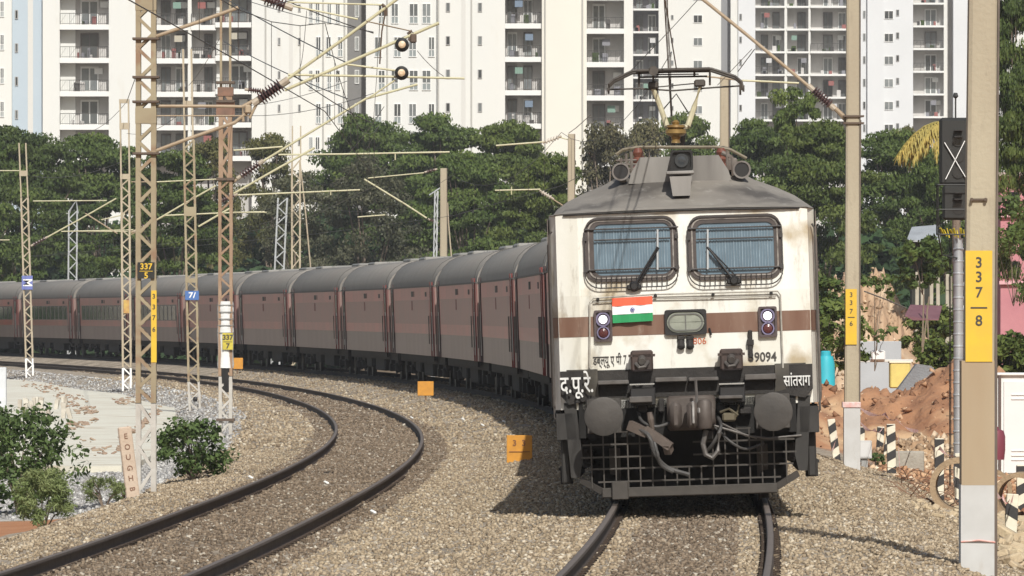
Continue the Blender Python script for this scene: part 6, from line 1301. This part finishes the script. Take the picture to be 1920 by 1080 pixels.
x0 = lh_(1876, 0).x; z1 = lh_(0, 330).z; MB().box((x0 + 2, 2, z1 / 2), (4, 4, z1)).build('house_wall', mat('house_pink', (.50, .22, .24), .8, c2=(.36, .14, .17), scale=1, amt=.6), e); MB().box((x0 + 1.9, 1.9, z1 + .06), (4.5, 4.6, .12)).build('flat_roof', mat('roof_pale', (.5, .4, .38), .8), e)
for y0_, y1_ in ((360, 395), (420, 455), (490, 520)): a = lh_(1890, y1_); c = lh_(1912, y0_); MB().box(((a.x + c.x) / 2, -.02, (a.z + c.z) / 2), (c.x - a.x, .06, c.z - a.z)).build('window', c_glass, e)
for y in (404, 465, 530): MB().box((x0 + 2, -.05, lh_(0, y).z), (4.1, .2, .12)).build('ledge', mat('ledge_pink', (.62, .36, .38), .8), e)
# ------------------------------------------------------------------ apartment towers
wallm = mat('tower_white', (.63, .635, .615), .85, c2=(.70, .68, .62), scale=.15, amt=.6, streak=True, speck=((.55, .52, .46), .9, .5)); wallb = mat('tower_shade_blue', (.40, .47, .53), .85, c2=(.46, .52, .57), scale=.15, amt=.5); wallg = mat('tower_recess', (.17, .165, .16), .9, c2=(.22, .215, .21), scale=.3, amt=.5); strip = mat('tower_strip', (.58, .57, .54), .85); wallc = mat('tower_cream', (.66, .64, .575), .85, c2=(.77, .73, .64), scale=.15, amt=.5)
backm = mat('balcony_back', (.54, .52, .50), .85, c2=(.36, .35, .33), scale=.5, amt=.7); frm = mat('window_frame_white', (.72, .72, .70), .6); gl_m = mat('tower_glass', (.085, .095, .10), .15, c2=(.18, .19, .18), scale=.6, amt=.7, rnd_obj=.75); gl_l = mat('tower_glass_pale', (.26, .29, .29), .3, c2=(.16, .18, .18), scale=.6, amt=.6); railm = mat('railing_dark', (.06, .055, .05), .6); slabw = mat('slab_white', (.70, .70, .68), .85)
_w = {}
def window_mesh(w_, h_, kind):
    k = (round(w_, 2), round(h_, 2), kind)
    if k in _w: return _w[k]
    f = MB(); f.ring([(-w_ / 2, 0), (w_ / 2, 0), (w_ / 2, h_), (-w_ / 2, h_)], [(-w_ / 2 + .06, .06), (w_ / 2 - .06, .06), (w_ / 2 - .06, h_ - .06), (-w_ / 2 + .06, h_ - .06)], -.06, .05)
    if kind != 'small': f.box((0, -.02, h_ / 2), (.05, .06, h_ - .1))
    if kind == 'tall': f.box((0, -.02, h_ * .36), (w_ - .1, .06, .07))
    fo = f.build('window', frm if kind != 'small' else mat('small_frame', (.35, .34, .33), .7)); p = MB(); z0 = .06 if kind != 'tall' else h_ * .36; p.box((0, .0, (z0 + h_ - .06) / 2), (w_ - .12, .04, h_ - .06 - z0)); po = p.build('pane', gl_m, fo)
    qo = None
    if kind == 'tall': q = MB(); q.box((0, .0, h_ * .18), (w_ - .12, .04, h_ * .36 - .06)); qo = q.build('lower_panel', gl_l, fo)
    _w[k] = [fo, po, qo, False]; return _w[k]
def put_window(px0, px1, py0, py1, D, off, parent, loc0, kind):
    s = F / D; w_ = (px1 - px0) / s; h_ = (py1 - py0) / s; t = window_mesh(w_, h_, kind)
    if not t[3]: t[3] = True; fo, po, qo = t[0], t[1], t[2]
    else:
        fo = t[0].copy(); col.objects.link(fo); po = t[1].copy(); col.objects.link(po); po.parent = fo
        if t[2]: qo = t[2].copy(); col.objects.link(qo); qo.parent = fo
    fo.parent = parent; c = W((px0 + px1) / 2, py1, D); fo.location = (c.x - loc0.x, off - .03, c.z - loc0.z)
    return fo
r7 = random.Random(17)
clothc = [mat('laundry_' + str(i), c, .8) for i, c in enumerate(((.25, .09, .08), (.15, .2, .27), (.17, .27, .22), (.4, .37, .3), (.2, .2, .22), (.5, .5, .5)))]
def balcony(px0, px1, yfl, pitch, D, off, parent, loc0, depth=1.5, rail=True, doors=((.45, .80),), thin=False, proud=.35):
    """one balcony: floor slab with fascia, railing, glazed doors and a few things on it"""
    s = F / D; a = W(px0, yfl, D); c = W(px1, yfl, D); x0 = a.x - loc0.x; x1 = c.x - loc0.x; z = a.z - loc0.z; w_ = x1 - x0; H_ = pitch / s; fa = .24 if thin else .45
    sl = MB(); sl.box(((x0 + x1) / 2, off - proud + (depth + proud) / 2, z - fa / 2), (w_ + .1, depth + proud, fa)); so = sl.build('balcony', slabw, parent)
    for d0, d1 in doors:
        xa, xb = x0 + w_ * d0, x0 + w_ * d1; f = MB(); f.box(((xa + xb) / 2, off + depth - .05, z + H_ * .38), (xb - xa, .08, H_ * .76)); g = f.build('balcony_door', frm if r7.random() < .45 else mat('door_brown', (.12, .10, .09), .6), so)
        p = MB()
        for k in range(2): p.box((xa + (xb - xa) * (.27 + .46 * k), off + depth - .11, z + H_ * .37), ((xb - xa) * .38, .05, H_ * .66))
        p.build('door_glass', gl_m, g)
    if rail:
        b = MB(); h_ = 1.0; y = off - proud + .04
        b.bar((x0, y, z + h_), (x1, y, z + h_), .05); b.bar((x0, y, z + .1), (x1, y, z + .1), .04)
        n = max(4, int(w_ / .17))
        for i in range(n + 1): x = x0 + w_ * i / n; b.bar((x, y, z), (x, y, z + h_), .022 if i % 5 else .05)
        for i in range(0, n - 2, 5): b.bar((x0 + w_ * i / n, y - .01, z + .15), (x0 + w_ * min(i + 3, n) / n, y - .01, z + h_ - .1), .02)
        b.build('railing', railm, so)
    for i in range(r7.randint(1, 4)): x = x0 + w_ * r7.uniform(.1, .9); hh = r7.uniform(.3, .9); MB().box((x, off + .3, z + hh / 2), (r7.uniform(.2, .6), .4, hh), ch=.03).build(r7.choice(['planter', 'chair', 'drying_rack']), r7.choice([L_mid, railm, backm, clothc[4], clothc[0]]), so)
    if r7.random() < .35: MB().box((x0 + w_ * r7.uniform(.75, .9), off + depth - .2, z + H_ * .62), (.75, .35, .55), ch=.03).build('air_conditioner', frm, so)
    if r7.random() < .4: MB().box((x0 + w_ * r7.uniform(.2, .8), off + .2, z + H_ * .60), (.7, .06, .6)).build('laundry', r7.choice(clothc), so)
def mass(b, px0, px1, D, off, loc0, z1, depth=12, off2=None):
    a = W(px0, 0, D).x - loc0.x; c = W(px1, 0, D).x - loc0.x; b.box(((a + c) / 2, off + (depth - off) / 2, z1 / 2), (c - a, depth - off, z1))
DT = 695.0; ZT1 = 34.0
FL = [46 + 62.6 * k for k in range(-1, 5)]
# tower 1
t1 = empty('apartment_tower', W(330, HY, DT)); t1.location.z = -1; l0 = t1.location.copy(); tag(t1, 'white apartment tower at the left with a bluish shaded wall and two balcony columns', 'apartment block', 'white apartment towers behind the trees')
b = MB(); mass(b, -40, 22, DT, 0, l0, ZT1); mass(b, 80, 112, DT, 0, l0, ZT1); mass(b, 204, 290, DT, 0, l0, ZT1); mass(b, 472, 651, DT, 0, l0, ZT1); b.build('wall', wallm, t1)
b = MB(); mass(b, 22, 80, DT, .8, l0, ZT1); b.build('shaded_wall', wallb, t1)  # bluish shade of the recessed wall is put into its colour
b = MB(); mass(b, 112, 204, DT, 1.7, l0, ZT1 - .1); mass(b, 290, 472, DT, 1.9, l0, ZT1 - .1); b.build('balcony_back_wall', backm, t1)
b = MB(); mass(b, 352, 359, DT, .1, l0, ZT1 - .05, 3); mass(b, 112, 140, DT, 1.2, l0, ZT1 - .2, 3); mass(b, 405, 414, DT, 1.0, l0, ZT1 - .2, 3); b.build('pier', wallm, t1)
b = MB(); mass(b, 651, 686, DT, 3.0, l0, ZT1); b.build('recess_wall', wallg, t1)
b = MB(); mass(b, 542, 549, DT, -.03, l0, ZT1 - .3, 1); mass(b, 51, 61, DT, .77, l0, ZT1 - .3, 1.5); b.build('facade_strip', strip, t1)
for y in FL:
    balcony(113, 203, y, 62.6, DT, .25, t1, l0, 1.4, doors=((.40, .78),))
    if y > 40: balcony(291, 352, y + 1, 62.6, DT, .25, t1, l0, 1.6, doors=((.15, .45), (.6, .9)))
    else: balcony(291, 352, y + 1, 62.6, DT, .25, t1, l0, 1.6, doors=((.1, .9),))
    balcony(359, 404, y + 1, 62.6, DT, .3, t1, l0, 1.6, doors=((.5, .85),)); balcony(405, 470, y - 4, 62.6, DT, .1, t1, l0, 1.6, doors=((.4, .9),))
for k in range(-1, 5):
    y0 = 6 + 62.6 * k; A_ = ((579, 587), (591, 600), (613, 622), (629, 638)); B_ = ((592, 602), (611, 621), (633, 643)); 
    for a, c in (A_ if k % 2 == 0 else B_): put_window(a, c, y0, y0 + 38, DT, 0, t1, l0, 'tall')
    for x in (521, 559): put_window(x, x + 5, y0 + 2, y0 + 16, DT, 0, t1, l0, 'small')
    put_window(0, 8, y0 - 4, y0 + 26, DT, 0, t1, l0, 'tall'); put_window(27, 33, y0 + 12, y0 + 29, DT, .8, t1, l0, 'small')
    put_window(664, 672, y0 - 2, y0 + 24, DT, 3.0, t1, l0, 'plain')
# tower 2
t2 = empty('apartment_tower', W(900, HY, DT)); t2.location.z = -1; l0 = t2.location.copy(); tag(t2, 'cream white apartment tower in the middle with a wide blank wall between balconies', 'apartment block', 'white apartment towers behind the trees')
b = MB(); mass(b, 686, 820, DT, .5, l0, ZT1); mass(b, 820, 947, DT, 0, l0, ZT1); mass(b, 1170, 1187, DT, 0, l0, ZT1); b.build('wall', wallm, t2)
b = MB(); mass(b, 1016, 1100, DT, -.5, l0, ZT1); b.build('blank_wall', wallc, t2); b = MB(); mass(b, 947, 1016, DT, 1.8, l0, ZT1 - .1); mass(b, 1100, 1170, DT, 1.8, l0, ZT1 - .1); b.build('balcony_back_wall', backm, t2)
b = MB(); mass(b, 865, 873, DT, -.03, l0, ZT1 - .3, 1); b.build('facade_strip', strip, t2)
for y in FL: balcony(948, 1015, y - 2, 62.6, DT, .3, t2, l0, 1.4, doors=((.05, .32), (.5, .75))); balcony(1101, 1169, y + 8, 62.6, DT, .2, t2, l0, 1.5, doors=((.15, .50),), proud=.6)
for k in range(-1, 5):
    y0 = 6 + 62.6 * k; A_ = ((709, 722), (733, 747), (767, 784), (791, 808)); B_ = ((702, 716), (738, 752), (766, 781), (803, 815))
    for a, c in (A_ if k % 2 == 0 else B_): put_window(a, c, y0, y0 + 38, DT, .5, t2, l0, 'tall')
    for x in (836, 896): put_window(x, x + 8, y0 - 1, y0 + 16, DT, 0, t2, l0, 'small')
for tt, ll, xs_p in ((t1, t1.location, (498, 606, 646)), (t2, t2.location, (726, 822, 884, 1022, 1092))):
    for x_ in xs_p: c_ = W(x_, 0, DT); y_ = .4 if x_ < 820 and tt is t2 else (-.6 if x_ > 1000 else -.08); MB().tube([(c_.x - ll.x, y_, 1), (c_.x - ll.x, y_, 33.5)], .07, 5).build('drain_pipe', mat('drain_grey', (.42, .41, .38), .7), tt)
# tower 3, farther
D3 = 1000.0; ZT3 = 48.0; P3 = 42.6
t3 = empty('apartment_tower', W(1290, HY, D3)); t3.location.z = -1; l0 = t3.location.copy(); tag(t3, 'farther white apartment tower behind the pantograph with a grey vertical stripe', 'apartment block', 'white apartment towers behind the trees')
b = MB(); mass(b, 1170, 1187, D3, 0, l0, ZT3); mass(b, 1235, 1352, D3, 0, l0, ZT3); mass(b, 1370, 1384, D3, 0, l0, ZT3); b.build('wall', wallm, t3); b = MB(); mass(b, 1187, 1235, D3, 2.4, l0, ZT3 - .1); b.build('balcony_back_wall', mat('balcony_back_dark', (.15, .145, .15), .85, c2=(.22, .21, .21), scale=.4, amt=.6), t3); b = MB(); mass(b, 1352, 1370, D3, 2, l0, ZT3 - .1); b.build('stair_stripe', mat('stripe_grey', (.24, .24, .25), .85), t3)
for k in range(-1, 6): balcony(1188, 1234, 16 + P3 * k, P3, D3, .3, t3, l0, 2.0, rail=k < 0 or k == 3, doors=((.1, .4), (.6, .92)), thin=True)
for k in range(-1, 6): put_window(1300, 1317, 28 + P3 * k, 43 + P3 * k, D3, 0, t3, l0, 'plain'); put_window(1258, 1263, 28 + P3 * k, 37 + P3 * k, D3, 0, t3, l0, 'small')
# tower 4
t4 = empty('apartment_tower', W(1600, HY, D3)); t4.location.z = -1; l0 = t4.location.copy(); tag(t4, 'farther white apartment tower at the right with wide stacked balconies', 'apartment block', 'white apartment towers behind the trees')
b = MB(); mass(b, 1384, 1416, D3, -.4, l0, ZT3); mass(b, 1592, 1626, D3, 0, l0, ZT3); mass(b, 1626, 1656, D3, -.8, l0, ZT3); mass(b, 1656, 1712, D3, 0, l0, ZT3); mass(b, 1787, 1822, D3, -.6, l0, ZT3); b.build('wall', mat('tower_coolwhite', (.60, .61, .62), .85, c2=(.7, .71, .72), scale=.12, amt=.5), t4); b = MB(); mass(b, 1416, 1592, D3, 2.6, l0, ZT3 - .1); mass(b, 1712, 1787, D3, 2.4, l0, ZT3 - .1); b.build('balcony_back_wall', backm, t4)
b = MB(); mass(b, 1471, 1476, D3, .2, l0, ZT3 - .2, 3); mass(b, 1516, 1520, D3, .2, l0, ZT3 - .2, 3); mass(b, 1770, 1776, D3, .4, l0, ZT3 - .2, 3); b.build('pier', wallm, t4)
for k in range(-1, 6):
    y = 11 + P3 * k
    balcony(1417, 1471, y + 0, P3, D3, .3, t4, l0, 2.2, rail=k > 2, doors=((.2, .45), (.6, .85)), thin=True); balcony(1476, 1516, y, P3, D3, .4, t4, l0, 2.2, rail=False, doors=((.5, .9),), thin=True); balcony(1520, 1591, y, P3, D3, .3, t4, l0, 2.2, rail=k == 2, doors=((.35, .6), (.75, .95)), thin=True)
    balcony(1713, 1769, y - 6, P3, D3, .3, t4, l0, 2.0, rail=k in (2, 3), doors=((.4, .8),), thin=True)
    put_window(1658, 1675, 20 + P3 * k, 36 + P3 * k, D3, 0, t4, l0, 'plain'); put_window(1680, 1686, 18 + P3 * k, 30 + P3 * k, D3, 0, t4, l0, 'small'); put_window(1618, 1623, 20 + P3 * k, 34 + P3 * k, D3, 0, t4, l0, 'small'); put_window(1386, 1391, 26 + P3 * k, 38 + P3 * k, D3, -.4, t4, l0, 'small')
# pale further block closing the view at both ends of the row
bk = empty('apartment_tower', W(2050, HY, 1150)); bk.location.z = -1; tag(bk, 'pale distant block showing as a plain wall right of the right hand tower', 'apartment block'); MB().box((-9, 0, 27), (24, 14, 54)).build('wall', wallm, bk)
for o in list(bpy.data.objects):
    if o.name.startswith('tmp'): bpy.data.objects.remove(o)

# thin dusty air
hz = MB(); hz.box((0, 1460, 28), (3300, 3140, 61)); ho = hz.build('haze', mat('haze_dummy', (1, 1, 1)), None); tag(ho, kind='stuff'); hm = bpy.data.materials.new('haze'); hm.use_nodes = True; hn = hm.node_tree; hn.nodes.remove(hn.nodes['Principled BSDF']); pv = hn.nodes.new('ShaderNodeVolumePrincipled'); pv.inputs['Color'].default_value = (.93, .95, 1, 1); pv.inputs['Density'].default_value = .00012; hn.links.new(pv.outputs[0], hn.nodes['Material Output'].inputs['Volume']); ho.data.materials.clear(); ho.data.materials.append(hm)
